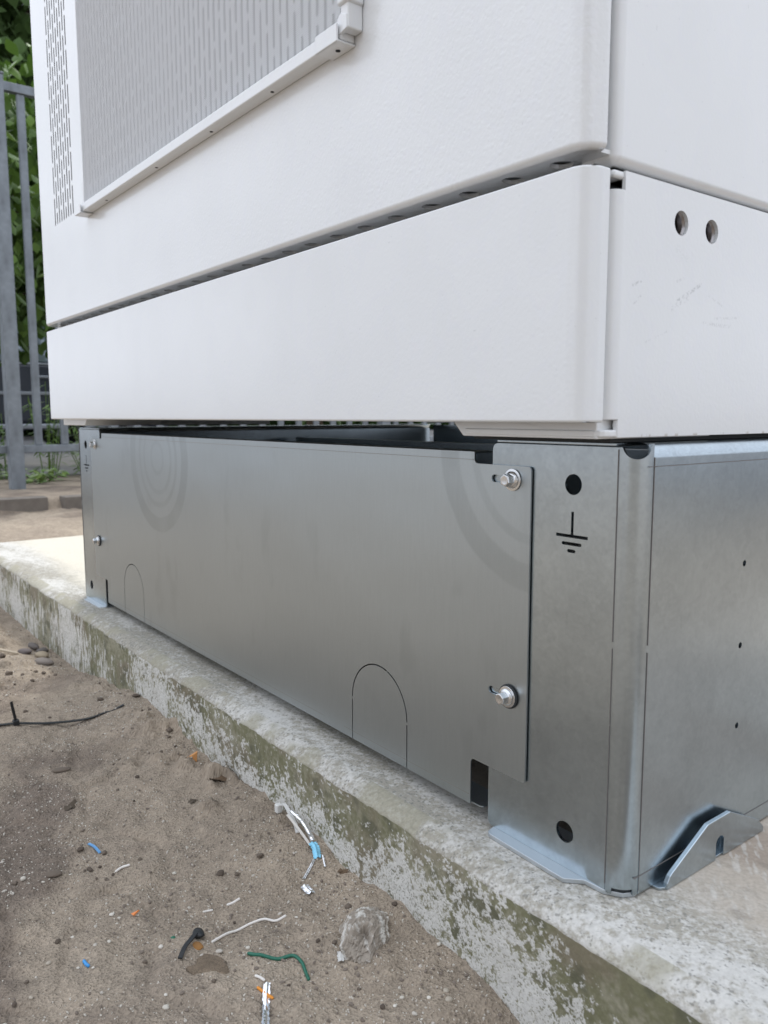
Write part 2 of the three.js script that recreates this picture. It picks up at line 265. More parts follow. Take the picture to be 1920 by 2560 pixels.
{
  const slab = new THREE.Group(); slab.name = numbered('concrete_slab'); scene.add(slab); structure(slab, 'concrete slab with a pale flaking, mossy front edge');
  const prof = (x) => { // front edge, slightly worn and chipped
    const w = (fbm(x * 30, 5, 3) - 0.5) * 0.005 + (fbm(x * 110, 9, 2) - 0.5) * 0.0022, o = [];
    for (let i = 0; i <= 10; i++) { const z = lerp(T0, SLAB.zc, i / 10); o.push([0, z, z - T0]); }
    for (let i = 1; i <= 8; i++) { const s = i / 8, a = s * Math.PI / 2; o.push([-0.0035 * s - 0.0085 * (1 - Math.cos(a)) + w * 0.35 * s * (1 - s) * 3, lerp(SLAB.zc, SLAB.zf, 0.55 * s + 0.45 * Math.sin(a)) + w * s * s, TC + CH * s]); }
    for (let i = 1; i <= 14; i++) { const d = 0.19 * i / 14; o.push([-0.012 - d, SLAB.zf + w * (1 - i / 16) + (fbm(x * 60, d * 60, 3) - 0.5) * 0.0016, TF + d]); }
    return o;
  };
  for (const [a, b, w, hgt] of [[-0.75, SLAB.x1, 2048, 1024], [SLAB.x0, -0.75, 2048, 640]]) {
    const hm = new Float32Array(w * hgt); let q = 0;
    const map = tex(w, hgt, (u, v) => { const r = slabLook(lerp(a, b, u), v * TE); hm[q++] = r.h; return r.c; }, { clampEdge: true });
    q = 0; const bump = tex(w, hgt, () => hm[q++], { data: true, clampEdge: true });
    const n = Math.round((b - a) / 0.004), P = [], U = [], I = []; let m = 0;
    for (let i = 0; i <= n; i++) { const x = lerp(a, b, i / n), p = prof(x); m = p.length; p.forEach(([y, z, t]) => { P.push(x, y, z); U.push(i / n, t / TE); }); if (i) for (let j = 0; j < m - 1; j++) { const k = (i - 1) * m + j; I.push(k, k + 1, k + m, k + 1, k + m + 1, k + m); } }
    const g = new THREE.BufferGeometry(); g.setAttribute('position', new THREE.Float32BufferAttribute(P, 3)); g.setAttribute('uv', new THREE.Float32BufferAttribute(U, 2)); g.setIndex(I); g.computeVertexNormals();
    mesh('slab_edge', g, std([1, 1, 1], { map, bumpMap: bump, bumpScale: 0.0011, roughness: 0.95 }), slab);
  }
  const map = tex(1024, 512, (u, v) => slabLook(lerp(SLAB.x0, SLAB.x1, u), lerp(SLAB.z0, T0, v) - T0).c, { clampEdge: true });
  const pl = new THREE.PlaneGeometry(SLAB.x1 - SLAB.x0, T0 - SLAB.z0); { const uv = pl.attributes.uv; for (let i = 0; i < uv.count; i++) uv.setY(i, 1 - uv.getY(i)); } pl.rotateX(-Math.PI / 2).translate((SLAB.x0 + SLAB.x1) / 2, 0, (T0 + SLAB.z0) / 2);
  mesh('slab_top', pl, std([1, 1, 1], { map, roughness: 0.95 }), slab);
  mesh('slab_side', [box(SLAB.x0, SLAB.x1, -0.25, -0.004, SLAB.z0, T0), box(SLAB.x0, SLAB.x0 + 0.01, -0.2, -0.004, T0, SLAB.zc), box(SLAB.x1 - 0.01, SLAB.x1, -0.2, -0.004, T0, SLAB.zc)], std([0.42, 0.4, 0.35], { roughness: 1 }), slab);
}

// ───────────────────────── steel plinth ─────────────────────────
const L = 1.412, MID = -L / 2, D = -1.0, R = 0.0185, TH = 0.003, TOP = 0.371;
const warp = (a, b) => 0.0011 * (fbm(a * 3.2 + 4, b * 7.5 + 1, 2) - 0.5) + 0.00035 * (fbm(a * 11 + 20, b * 19, 2) - 0.5); // the sheets are not quite flat
function warped(g, axis) { // tessellate a flat sheet and let its outer face waver
  g = new TessellateModifier(0.022, 16).modify(g.index ? g.toNonIndexed() : g);
  const p = g.attributes.position, n = g.attributes.normal, e = 0.002;
  for (let i = 0; i < p.count; i++) {
    const a = axis === 'x' ? p.getZ(i) : p.getX(i), b = p.getY(i), w = warp(a, b), main = axis === 'x' ? n.getX(i) : n.getZ(i);
    if (axis === 'x') p.setX(i, p.getX(i) + w); else p.setZ(i, p.getZ(i) + w);
    if (Math.abs(main) > 0.9) { const da = (warp(a + e, b) - w) / e, db = (warp(a, b + e) - w) / e, v = axis === 'x' ? new THREE.Vector3(1, -db, -da) : new THREE.Vector3(-da, -db, 1); v.normalize().multiplyScalar(Math.sign(main)); n.setXYZ(i, v.x, v.y, v.z); }
  }
  return g;
}
const plinth = thing('steel_plinth', 'hollow galvanised steel plinth bolted together under the white cabinet', 'plinth');
function bar(cx, cy, w, h) { return w > h ? capsule(cx - w / 2 + h / 2, cy, cx + w / 2 - h / 2, cy, h / 2) : capsule(cx, cy - h / 2 + w / 2, cx, cy + h / 2 - w / 2, w / 2); }
const postHoles = [circle(-0.062, 0.336, 0.0086, 28), circle(-0.0611, 0.0364, 0.0093, 28),
  // earth symbol cut through the sheet: upright joined to the long bar, then two shorter bars
  roundPoly([[-0.0633, 0.3137], [-0.0607, 0.3137], [-0.0607, 0.2946], [-0.046, 0.2946], [-0.046, 0.2919], [-0.0787, 0.2919], [-0.0787, 0.2946], [-0.0633, 0.2946]].reverse(), [0.0008, 0, 0, 0, 0, 0, 0, 0.0008]),
  bar(-0.0623, 0.2868, 0.0203, 0.0028), bar(-0.0623, 0.2809, 0.0085, 0.0028)];
const postOutline = roundPoly([[-0.1537, 0.0045], [-R, 0.0045], [-R, 0.3675], [-0.1545, 0.3675]], [0.007, 0, 0, 0.007]);
const scallop = (y0, r, s) => y0 - Math.sqrt(Math.max(0, r * r - s * s));
function cornerBend() {
  const path = arcPath(-R, -R, R, 0, Math.PI / 2, 44), half = R * Math.PI / 4;
  return sweep(path, (f, s) => { // ring profile: outer wall, rim, inner wall; relief cuts at top and bottom
    const q = s - half, yt = Math.abs(q) < 0.0118 ? scallop(0.3705, 0.0118, q) : lerp(0.3675, 0.3705, f), yb = Math.abs(q) < 0.009 ? 0.0085 : 0.0028;
    return [{ o: TH, y: yb, no: 0, ny: -1 }, { o: 0, y: yb, no: 0, ny: -1 }, { o: 0, y: yb, no: 1, ny: 0 }, { o: 0, y: lerp(yb, yt, 0.5), no: 1, ny: 0 }, { o: 0, y: yt, no: 1, ny: 0 }, { o: 0, y: yt, no: 0.3, ny: 1 }, { o: TH, y: yt, no: 0.3, ny: 1 }, { o: TH, y: yt, no: -1, ny: 0 }, { o: TH, y: yb, no: -1, ny: 0 }];
  });
}
function sidePanelGeo() {
  const front = warped(boxUV(sheetZ(postOutline, postHoles, -TH, 0)), 'z');
  const side = warped(boxUV(sheetX([[-R, 0.0028], [D, 0.0028], [D, 0.359], [-R, 0.359]], [circle(-0.161, 0.2614, 0.0028, 16), circle(-0.1613, 0.1864, 0.0028, 16), circle(-0.1625, 0.111, 0.0028, 16)], -TH, 0)), 'x');
  // rolled top edge and inward flange
  const P = [], N = [], I = [], U = [], n = 8; const zs = Array.from({ length: 41 }, (_, i) => lerp(-R, D, i / 40));
  zs.forEach((z, i) => { const w = warp(z, 0.359); for (let j = 0; j <= n + 1; j++) { const a = Math.min(j, n) / n * Math.PI / 2, x = -0.012 + 0.012 * Math.cos(a) + w * Math.cos(a) - (j > n ? 0.04 : 0), y = 0.359 + 0.012 * Math.sin(a); P.push(x, y, z); N.push(Math.cos(a), Math.sin(a), 0); U.push(z, y + j * 0.003); if (i && j) { const k = i * (n + 2) + j; I.push(k - n - 3, k - 1, k - n - 2, k - n - 2, k - 1, k); } } });
  const roll = new THREE.BufferGeometry(); roll.setAttribute('position', new THREE.Float32BufferAttribute(P, 3)); roll.setAttribute('normal', new THREE.Float32BufferAttribute(N, 3)); roll.setAttribute('uv', new THREE.Float32BufferAttribute(U, 2)); wound(roll, I);
  const flange = boxUV(box(-0.15, -0.022, 0.3682, 0.371, -0.06, -0.0008, 0.0008));
  return merge([front, side, cornerBend(), roll, flange]);
}
const footPts = [[-0.1475, -0.004], [-0.1435, 0.0105], [-0.139, 0.0125], [-0.05, 0.0145], [-0.0375, 0.0022], [-0.019, 0.0008], [-0.006, -0.0075], [-0.001, -0.018], [-0.02, -0.05], [-0.1475, -0.05]];
function footGeo() { return boxUV(plan(roundPoly(footPts, [0, 0.003, 0.003, 0.003, 0.004, 0.003, 0.003, 0.003, 0, 0]), [], 0.0004, 0.0044, 0.0005)); }
function bracketGeo() {
  const up = [[-0.0455, 0.0006], [-0.0455, 0.006], [-0.049, 0.0112], [-0.0525, 0.0135], [-0.1043, 0.0388], [-0.1404, 0.0391], [-0.1908, 0.0158], [-0.2025, 0.005], [-0.2025, 0.0006], [-0.1325, 0.0006], [-0.1325, 0.0165], [-0.1302, 0.0198], [-0.1258, 0.0214], [-0.1215, 0.0198], [-0.1192, 0.0165], [-0.1192, 0.0006]];
  return merge([boxUV(sheetX(up, [], 0.0062, 0.0102, 0.0006)), boxUV(plan(roundPoly([[-0.03, -0.036], [0.006, -0.04], [0.0085, -0.046], [0.0085, -0.2015], [-0.03, -0.2015]], [0, 0.003, 0.003, 0.003, 0]), [], 0.0003, 0.0026, 0.0004))]);
}
function lineX(x, y0, y1, w = 0.0006) { return box(x - w / 2, x + w / 2, y0, y1, -0.0006, 0.00055); }
{
  const geo = sidePanelGeo(), foot = footGeo(), br = bracketGeo();
  for (const far of [false, true]) {
    const f = (g) => far ? mirrorX(g, MID) : g;
    const sp = mesh('side_panel', f(geo), M.zinc, plinth); if (far) sp.position.y = -0.0024;
    mesh('foot_flange', f(foot), M.zincEdge, sp);
    mesh('floor_bracket', f(br), M.zinc, sp);
    const broken = (x) => [lineX(x, 0.214, 0.366), lineX(x, 0.146, 0.2085), lineX(x, 0.01, 0.145)];
    for (const g of broken(-0.0187)) mesh('scribe_line', f(g), M.scribe, sp);
    for (const [y0, y1] of [[0.212, 0.36], [0.006, 0.206]]) mesh('scribe_line', f(box(-0.0006, 0.00055, y0, y1, -0.0194, -0.0189)), M.scribe, sp);
    for (const y of [0.3527, 0.018]) mesh('scribe_line', f(box(-0.0006, 0.0007, y, y + 0.0005, -0.9, -0.0125)), M.scribe, sp);
  }
  // back wall and an inner rail, seen only through the gap at the top
  const back = mesh('back_panel', boxUV(box(-L + 0.02, -0.02, 0.004, 0.366, D - TH, D)), M.zinc, plinth);
  mesh('stiffening_rail', boxUV(box(-L + 0.05, -0.05, 0.3, 0.34, -0.55, -0.52)), M.zinc, plinth);
}
{ // front cover with a stamped cable knock-out near each end
  const Y0 = 0.0165, Y1 = 0.359, rt = 0.004, xN = -0.1754, xT = -0.1055, yT = 0.3483, yB = 0.0633, m = (x) => -L - x;
  const o = roundPoly([[m(xN), Y0], [xN, Y0], [xN, yB], [xT, yB], [xT, yT], [xN, yT], [xN, Y1], [m(xN), Y1], [m(xN), yT], [m(xT), yT], [m(xT), yB], [m(xN), yB]], [0.001, 0.001, 0.005, rt, rt, 0.005, 0.001, 0.001, 0.005, rt, rt, 0.005]);
  const holes = [], w = 0.00075;
  const arch = (cx, flip) => {
    const r = 0.0505, ys = 0.0667, left = cx - r, right = cx + r; const arcSlit = (a0, a1) => { const out = [], inn = []; for (let i = 0; i <= 22; i++) { const a = lerp(a0, a1, i / 22); out.push([cx + (r + w) * Math.cos(a), ys + (r + w) * Math.sin(a)]); inn.push([cx + (r - w) * Math.cos(a), ys + (r - w) * Math.sin(a)]); } return out.concat(inn.reverse()); };
    holes.push([[left - w, Y0 + 0.0006], [left - w, ys - 0.002], [left + w, ys - 0.002], [left + w, Y0 + 0.0006]], [[right - w, Y0 + 0.0006], [right - w, ys - 0.002], [right + w, ys - 0.002], [right + w, Y0 + 0.0006]], arcSlit(0.02, 1.24), arcSlit(1.27, Math.PI - 0.02));
  };
  arch(-0.3241); arch(m(-0.3241));
  const bolts = [[-0.13, 0.336, false], [-0.13, 0.139, true], [m(-0.13), 0.336, false], [m(-0.13), 0.139, true]];
  for (const [x, y] of bolts) holes.push(capsule(x - 0.0195, y, x + 0.004, y, 0.0034, 7));
  const coverTex = tex(2048, 640, (u, v) => {
    const x = lerp(-1.32, -0.1, u), y = lerp(0.01, 0.365, v); let k = 0.9 + 0.07 * fbm(x * 6, y * 9, 4) + 0.035 * (vn(x * 900, y * 60) - 0.5) + 0.04 * (vn(x * 1500, y * 1500) - 0.5);
    const ring = (cx, cy, r0, r1, s) => { const r = Math.hypot(x - cx, y - cy) + 0.002 * (fbm(x * 40, y * 40, 2) - 0.5); return s * (0.45 + 0.9 * fbm(x * 30 + 7, y * 30, 3)) * sst(r0 - 0.003, r0 + 0.001, r) * sst(r1 + 0.003, r1 - 0.001, r); }; // dried marks of lifting suckers
    let s = 0; for (const [cx, cy] of [[-0.95, 0.322], [-0.095, 0.365]]) for (const [a, b, q] of [[0.103, 0.126, 0.12], [0.077, 0.084, 0.09], [0.056, 0.062, 0.08], [0.024, 0.029, 0.06]]) if (!(cx > -0.2 && a < 0.07)) s = Math.max(s, ring(cx, cy, a, b, q));
    s = Math.max(s, 0.06 * sst(0.62, 0.8, fbm(x * 26, y * 13, 4))); k *= 1 - s; return [0.488 * k, 0.54 * k, 0.566 * k];
  }, { clampEdge: true });
  M.cover = std([1, 1, 1], { map: coverTex, metalness: 1, roughness: 0.36 });
  const coverUV = (g) => { g = g.index ? g.toNonIndexed() : g; const p = g.attributes.position, uv = new Float32Array(p.count * 2); for (let i = 0; i < p.count; i++) { uv[2 * i] = (p.getX(i) + 1.32) / 1.22; uv[2 * i + 1] = (p.getY(i) - 0.01) / 0.355; } g.setAttribute('uv', new THREE.BufferAttribute(uv, 2)); return g; };
  const sheet = coverUV(warped(boxUV(sheetZ(o, holes, 0.0012, 0.0028)), 'z'));
  const top = coverUV(box(m(xN) + 0.001, xN - 0.001, Y1 - 0.0016, Y1 - 0.0001, -0.028, 0.0022)), low = coverUV(plan(roundPoly([[m(xN) - 0.014, -0.03], [m(xN) - 0.014, 0.0005], [xN + 0.014, 0.0005], [xN + 0.014, -0.03]].reverse(), 0.005), [], Y0 + 0.0001, Y0 + 0.0014));
  const cover = mesh('cover_panel', merge([sheet, top, low]), M.cover, plinth);
  for (const [y, q] of [[0.3515, 0.0005], [0.0255, 0.0005]]) mesh('fold_line', box(m(xN) + 0.002, xN - 0.001, y, y + q, 0.0015, 0.0031), std([0.38, 0.375, 0.36], { metalness: 0.9, roughness: 0.5 }), cover);
  // hexagon flange bolts
  const flange = lathe([[0, 0.0001], [0.0074, 0.0001], [0.0076, 0.0006], [0.0074, 0.0012], [0.006, 0.0022], [0.0048, 0.0028], [0, 0.0028]], 36);
  const hexShape = shapeOf(Array.from({ length: 6 }, (_, i) => [0.0056 * Math.cos(i * Math.PI / 3 + 0.3), 0.0056 * Math.sin(i * Math.PI / 3 + 0.3)]));
  const hex = new THREE.ExtrudeGeometry(hexShape, { depth: 0.006, bevelEnabled: true, bevelThickness: 0.0007, bevelSize: 0.0007, bevelOffset: -0.0007, bevelSegments: 2 }).translate(0, 0, 0.0026);
  const dish = lathe([[0.0044, 0], [0.0042, 0.0004], [0.0034, 0.0001], [0, 0.00005]], 24).rotateX(Math.PI / 2).translate(0, 0, 0.0093);
  const washer = lathe([[0.0034, 0], [0.0096, 0], [0.0098, 0.0005], [0.0096, 0.0011], [0.0034, 0.0014]], 40).rotateX(Math.PI / 2);
  const seal = lathe([[0.004, 0], [0.0106, 0], [0.0112, 0.001], [0.0108, 0.0022], [0.004, 0.0024]], 40).rotateX(Math.PI / 2);
  for (const [x, y, sealed] of bolts) {
    const b = new THREE.Group(); b.name = 'bolt'; b.position.set(x + 0.0035, y, 0.0029); b.rotation.z = x * 31 + y * 7; plinth.add(b);
    const z = sealed ? 0.0022 : 0;
    if (sealed) mesh('seal_and_gap_shade', seal, M.rubberAndShade, b);
    mesh('washer', washer, M.bolt, b).position.z = z;
    mesh('bolt_head', merge([flange.clone().rotateX(Math.PI / 2), hex, dish]), M.bolt, b).position.z = z + 0.0012;
  }
}

// ───────────────────────── white cabinet ─────────────────────────
const cab = thing('equipment_cabinet', 'large white powder coated equipment cabinet with a screened air inlet', 'cabinet');
const CX0 = -1.388, CX1 = -0.007, CZ = 0.06, CB = -1.0, CTOP = 1.95;
function frontPath(r, zr) { // right return, bend, front, bend, left return
  const p = [{ x: CX1 - 0.02, z: zr, nx: 0, nz: -1 }, { x: CX1 - 0.0015, z: zr, nx: 0, nz: -1 }, { x: CX1, z: zr + 0.0015, nx: 1, nz: 0 }];
  p.push(...arcPath(CX1 - r, CZ - r, r, Math.PI / 2, 0, 14), ...Array.from({ length: 9 }, (_, i) => ({ x: lerp(CX1 - r, CX0 + r, (i + 1) / 10), z: CZ, nx: 0, nz: 1 })), ...arcPath(CX0 + r, CZ - r, r, 0, -Math.PI / 2, 14));
  p.push({ x: CX0, z: zr + 0.0015, nx: -1, nz: 0 }, { x: CX0 + 0.0015, z: zr, nx: 0, nz: -1 }, { x: CX0 + 0.02, z: zr, nx: 0, nz: -1 }); return p;
}
function roundEnds(y0, y1, r0, r1, n = 5, lip = 0.012) { // vertical profile with rounded foot and head
  const o = [{ o: r0 + lip, y: y0, no: 0, ny: -1 }];
  for (let i = 0; i <= n; i++) { const a = i / n * Math.PI / 2; o.push({ o: r0 * (1 - Math.sin(a)), y: y0 + r0 * (1 - Math.cos(a)), no: Math.sin(a), ny: -Math.cos(a) }); }
  for (let i = 0; i <= n; i++) { const a = i / n * Math.PI / 2; o.push({ o: r1 * (1 - Math.cos(a)), y: y1 - r1 * (1 - Math.sin(a)), no: Math.cos(a), ny: Math.sin(a) }); }
  o.push({ o: r1 + lip, y: y1, no: 0, ny: 1 }); return o;
}
{ // lower skirt
  mesh('front_skirt', sweep(frontPath(0.017, 0.035), roundEnds(0.3868, 0.5642, 0.0022, 0.0016, 5, 0.016)), M.paint, cab);
  // side skirt with two threaded holes
  const H = [[-0.0528, 0.539], [-0.0957, 0.5383]];
  const yS0 = 0.3757, yS1 = 0.5652, r = 0.012, zf = 0.0305;
  const side = sheetX(roundPoly([[zf - r, yS0], [CB, yS0], [CB, yS1], [zf - r, yS1]], [0, 0, 0, 0]), H.map(([z, y]) => circle(z, y, 0.0093, 26)), CX1 - 0.003, CX1, 0);
  const soft = [{ o: 0.009, y: yS0, no: 0, ny: -1 }, { o: 0, y: yS0, no: 0, ny: -1 }];
  const bend = sweep(arcPath(CX1 - r, zf - r, r, Math.PI / 2, 0, 10).concat([{ x: CX1 - 0.034, z: zf, nx: 0, nz: 1 }]), [{ o: 0.006, y: 0.3885, no: 0, ny: -1 }, { o: 0.001, y: 0.3885, no: 0, ny: -1 }, { o: 0, y: 0.3895, no: 1, ny: 0 }, { o: 0, y: 0.5515, no: 1, ny: 0 }, { o: 0.001, y: 0.5525, no: 0, ny: 1 }, { o: 0.006, y: 0.5525, no: 0, ny: 1 }]);
  const rim = plan(roundPoly([[-0.155, 0.004], [CX1 - 0.0008, 0.004], [CX1 - 0.0008, 0.0345], [-0.155, 0.0345]], [0, 0, 0.013, 0.002]), [], yS0 + 0.0002, 0.3813, 0.0014), lips = [box(CX1 - 0.0046, CX1 - 0.0002, yS0, 0.3885, 0.0135, zf - r + 0.0004, 0.001), box(CX1 - 0.034, CX1 - 0.0012, 0.5595, yS1, zf - r - 0.001, zf - 0.0002, 0.0024)];
  { const uv = bend.attributes.uv, p = bend.attributes.position; for (let i = 0; i < uv.count; i++) uv.setXY(i, p.getZ(i), p.getY(i)); }
  const topLip = box(CX1 - 0.012, CX1 - 0.0004, yS1 - 0.002, yS1 + 0.0002, CB, zf - r, 0.001);
  const seg = (z, y, a, b, c, d, w) => { const vx = c - a, vy = d - b, t = clamp(((z - a) * vx + (y - b) * vy) / (vx * vx + vy * vy)); return sst(w, w * 0.2, Math.hypot(z - a - vx * t, y - b - vy * t)); };
  const marks = [[-0.052, 0.4805, -0.083, 0.4955, 0.0022, 0.8], [-0.045, 0.474, -0.066, 0.484, 0.0028, 0.5], [-0.05, 0.495, -0.06, 0.4985, 0.0016, 0.5], [0.006, 0.487, -0.006, 0.4915, 0.0018, 0.7], [0.004, 0.474, -0.004, 0.48, 0.0014, 0.5], [-0.012, 0.447, -0.04, 0.4565, 0.0012, 0.35], [-0.09, 0.466, -0.13, 0.4655, 0.0022, 0.45], [-0.105, 0.4705, -0.14, 0.4735, 0.0016, 0.4], [-0.095, 0.488, -0.118, 0.481, 0.0014, 0.35], [-0.06, 0.513, -0.05, 0.519, 0.006, 0.16]];
  const scuffs = tex(1024, 512, (u, v) => { const z = lerp(-0.45, 0.05, u), y = lerp(0.37, 0.57, v); let k = 0.97 + 0.06 * fbm(z * 14, y * 14, 4), m = 0; for (const [a, b, c, d, w, q] of marks) m = Math.max(m, q * seg(z, y, a, b, c, d, w)); m *= sst(0.42, 0.7, fbm(z * 900, y * 900, 2)); const chip = sst(0.3785, 0.3762, y) * sst(0.62, 0.7, fbm(z * 120 + 3, 2, 3)); k *= 1 - 0.38 * m; return mix3([0.765 * k, 0.78 * k, 0.79 * k], [0.4, 0.36, 0.3], chip * 0.7); }, { clampEdge: true });
  scuffs.repeat.set(2, 5); scuffs.offset.set(0.9, -1.85); M.paintScuffed = M.paint.clone(); M.paintScuffed.map = scuffs;
  const ss = mesh('side_skirt', merge([boxUV(side), bend, ...lips.map(boxUV), boxUV(topLip)]), M.paintScuffed, cab); mesh('base_rim', boxUV(rim), M.paintSmooth, cab);
  for (const [z, y] of H) { const t = lathe([[0.0095, 0], [0.0086, 0.0012], [0.0074, 0.0022], [0.0082, 0.0032], [0.0066, 0.0048], [0.0076, 0.0058], [0.0064, 0.0068], [0.0074, 0.0078], [0.0062, 0.009], [0.006, 0.02]], 30).rotateZ(Math.PI / 2).translate(CX1 - 0.0028, y, z); mesh('threaded_insert', t, std([0.32, 0.3, 0.3], { metalness: 1, roughness: 0.3 }), ss); }
  // frame under the skirt: floor, corner blocks, black strips for gap shade and the space behind
  mesh('floor_pan', box(CX0 + 0.01, CX1 - 0.011, 0.4, 0.43, CB + 0.01, 0.0305), M.dark, cab);
  mesh('base_core', box(CX0 + 0.012, CX1 - 0.05, 0.43, 0.575, CB + 0.01, 0.028), M.dark, cab);
  const cb = [[-0.166, 0.0], [-0.178, 0.0125], [-0.178, 0.0155]];
  const block = (a, b, ch) => boxUV(sheetZ(roundPoly([[a, 0.3745], [b, 0.3745], [b, 0.399], [a - ch, 0.399], [a - ch, 0.386]], [0.003, 0.001, 0.001, 0.001, 0.003]), [], -0.12, 0.0335, 0.001));
  mesh('corner_block', block(-0.158, -0.0145, 0.012), M.paintSmooth, cab);
  mesh('corner_block', mirrorX(block(-0.158, -0.0145, 0.012), (CX0 + CX1) / 2), M.paintSmooth, cab);
  mesh('base_rail', boxUV(box(CX0 + 0.02, CX0 + 0.09, 0.3735, 0.4, -0.41, -0.125, 0.002)), M.paintSmooth, cab);
  mesh('base_rail', boxUV(box(CX0 + 0.02, CX0 + 0.09, 0.3735, 0.4, CB + 0.01, -0.94, 0.002)), M.paintSmooth, cab);
  mesh('seal_and_gap_shade', box(CX1 - 0.06, CX1 - 0.009, 0.3716, 0.3762, CB + 0.05, 0.015), M.rubberAndShade, cab);  // black strip that puts shade into the gap above the plinth side
  mesh('seal_and_gap_shade', box(-0.166, CX1 - 0.061, 0.3714, 0.3742, -0.1, 0.012), M.rubberAndShade, cab);  // black strip as the shaded gap line under the corner block
}
{ // door above the skirt, folded round both front corners
  const yB = 0.5752, rb = 0.0052, r = 0.019, zr = 0.0395, path = frontPath(r, zr);
  const foot = [{ o: rb + 0.0004, y: yB, no: 0, ny: -1 }]; for (let i = 0; i <= 8; i++) { const a = i / 8 * Math.PI / 2; foot.push({ o: rb * (1 - Math.sin(a)), y: yB + rb * (1 - Math.cos(a)), no: Math.sin(a), ny: -Math.cos(a) }); }
  const wall = [{ o: 0, y: yB + rb, no: 1, ny: 0 }, { o: 0, y: 1.2, no: 1, ny: 0 }, { o: 0, y: CTOP, no: 1, ny: 0 }];
  const bendR = path.slice(0, 18), bendL = path.slice(path.length - 18);
  const under = plan(roundPoly([[CX0 + rb + 0.0003, zr - 0.05], [CX1 - rb - 0.0003, zr - 0.05], [CX1 - rb - 0.0003, CZ - rb - 0.0003], [CX0 + rb + 0.0003, CZ - rb - 0.0003]], [0, 0, 0.0136, 0.0136]), Array.from({ length: 27 }, (_, i) => circle(-0.0485 - i * 0.0489, 0.0395, 0.0088, 20)), yB, yB + 0.003);
  // perforated sheet: upright slots in staggered columns; behind the screen they go on
  const slots = [], px = 0.01425, py = 0.057;
  for (let c = 0; c < 70; c++) { const x = -1.2715 + c * px; if (x > -1.145 && x < -1.065) continue; for (let k = 0; k < 12; k++) { let a = 0.7535 + (k - (c % 2 ? 0.5 : 0)) * py, b = a + py - 0.0062; a = Math.max(a, 0.7535); if (b - a < 0.01) continue; slots.push(capsule(x, a + 0.003, x, b - 0.003, 0.0028, 4)); } }
  const face = sheetZ([[CX0 + r, yB + rb], [CX1 - r, yB + rb], [CX1 - r, CTOP], [CX0 + r, CTOP]], slots, CZ - 0.0008, CZ);
  const door = mesh('front_door', merge([sweep(path, foot), sweep(bendR, wall), sweep(bendL, wall), boxUV(under), boxUV(face)]), M.paintRough, cab);
  mesh('filter_mat', box(-1.3, -0.2, 0.7, 1.5, 0.036, 0.042), M.filter, door);
  mesh('cabinet_core', box(CX0 + 0.02, CX1 - 0.03, 0.58, CTOP - 0.005, CB + 0.01, 0.0345), M.dark, cab);  // unseen block added inside to keep light out
  // side door
  const zf = 0.0305, rs = 0.008, sb = 0.5688;
  const sp = [{ x: CX1, z: CB, nx: 1, nz: 0 }, { x: CX1, z: CB / 2, nx: 1, nz: 0 }, ...arcPath(CX1 - rs, zf - rs, rs, Math.PI / 2, 0, 8), { x: CX1 - 0.03, z: zf, nx: 0, nz: 1 }];
  mesh('side_door', sweep(sp, roundEnds(sb, CTOP, 0.0065, 0.001, 6, 0.02)), M.paintSmooth, cab);
  mesh('roof', boxUV(box(CX0, CX1, CTOP + 0.001, CTOP + 0.02, CB, CZ, 0.006)), M.paintSmooth, cab);
  mesh('side_door', boxUV(box(CX0, CX0 + 0.02, 0.4005, CTOP, CB, 0.033)), M.paintSmooth, cab);
  mesh('rear_panel', boxUV(box(CX0 + 0.021, CX1 - 0.03, 0.4, CTOP, CB, CB + 0.009)), M.paintSmooth, cab);
}
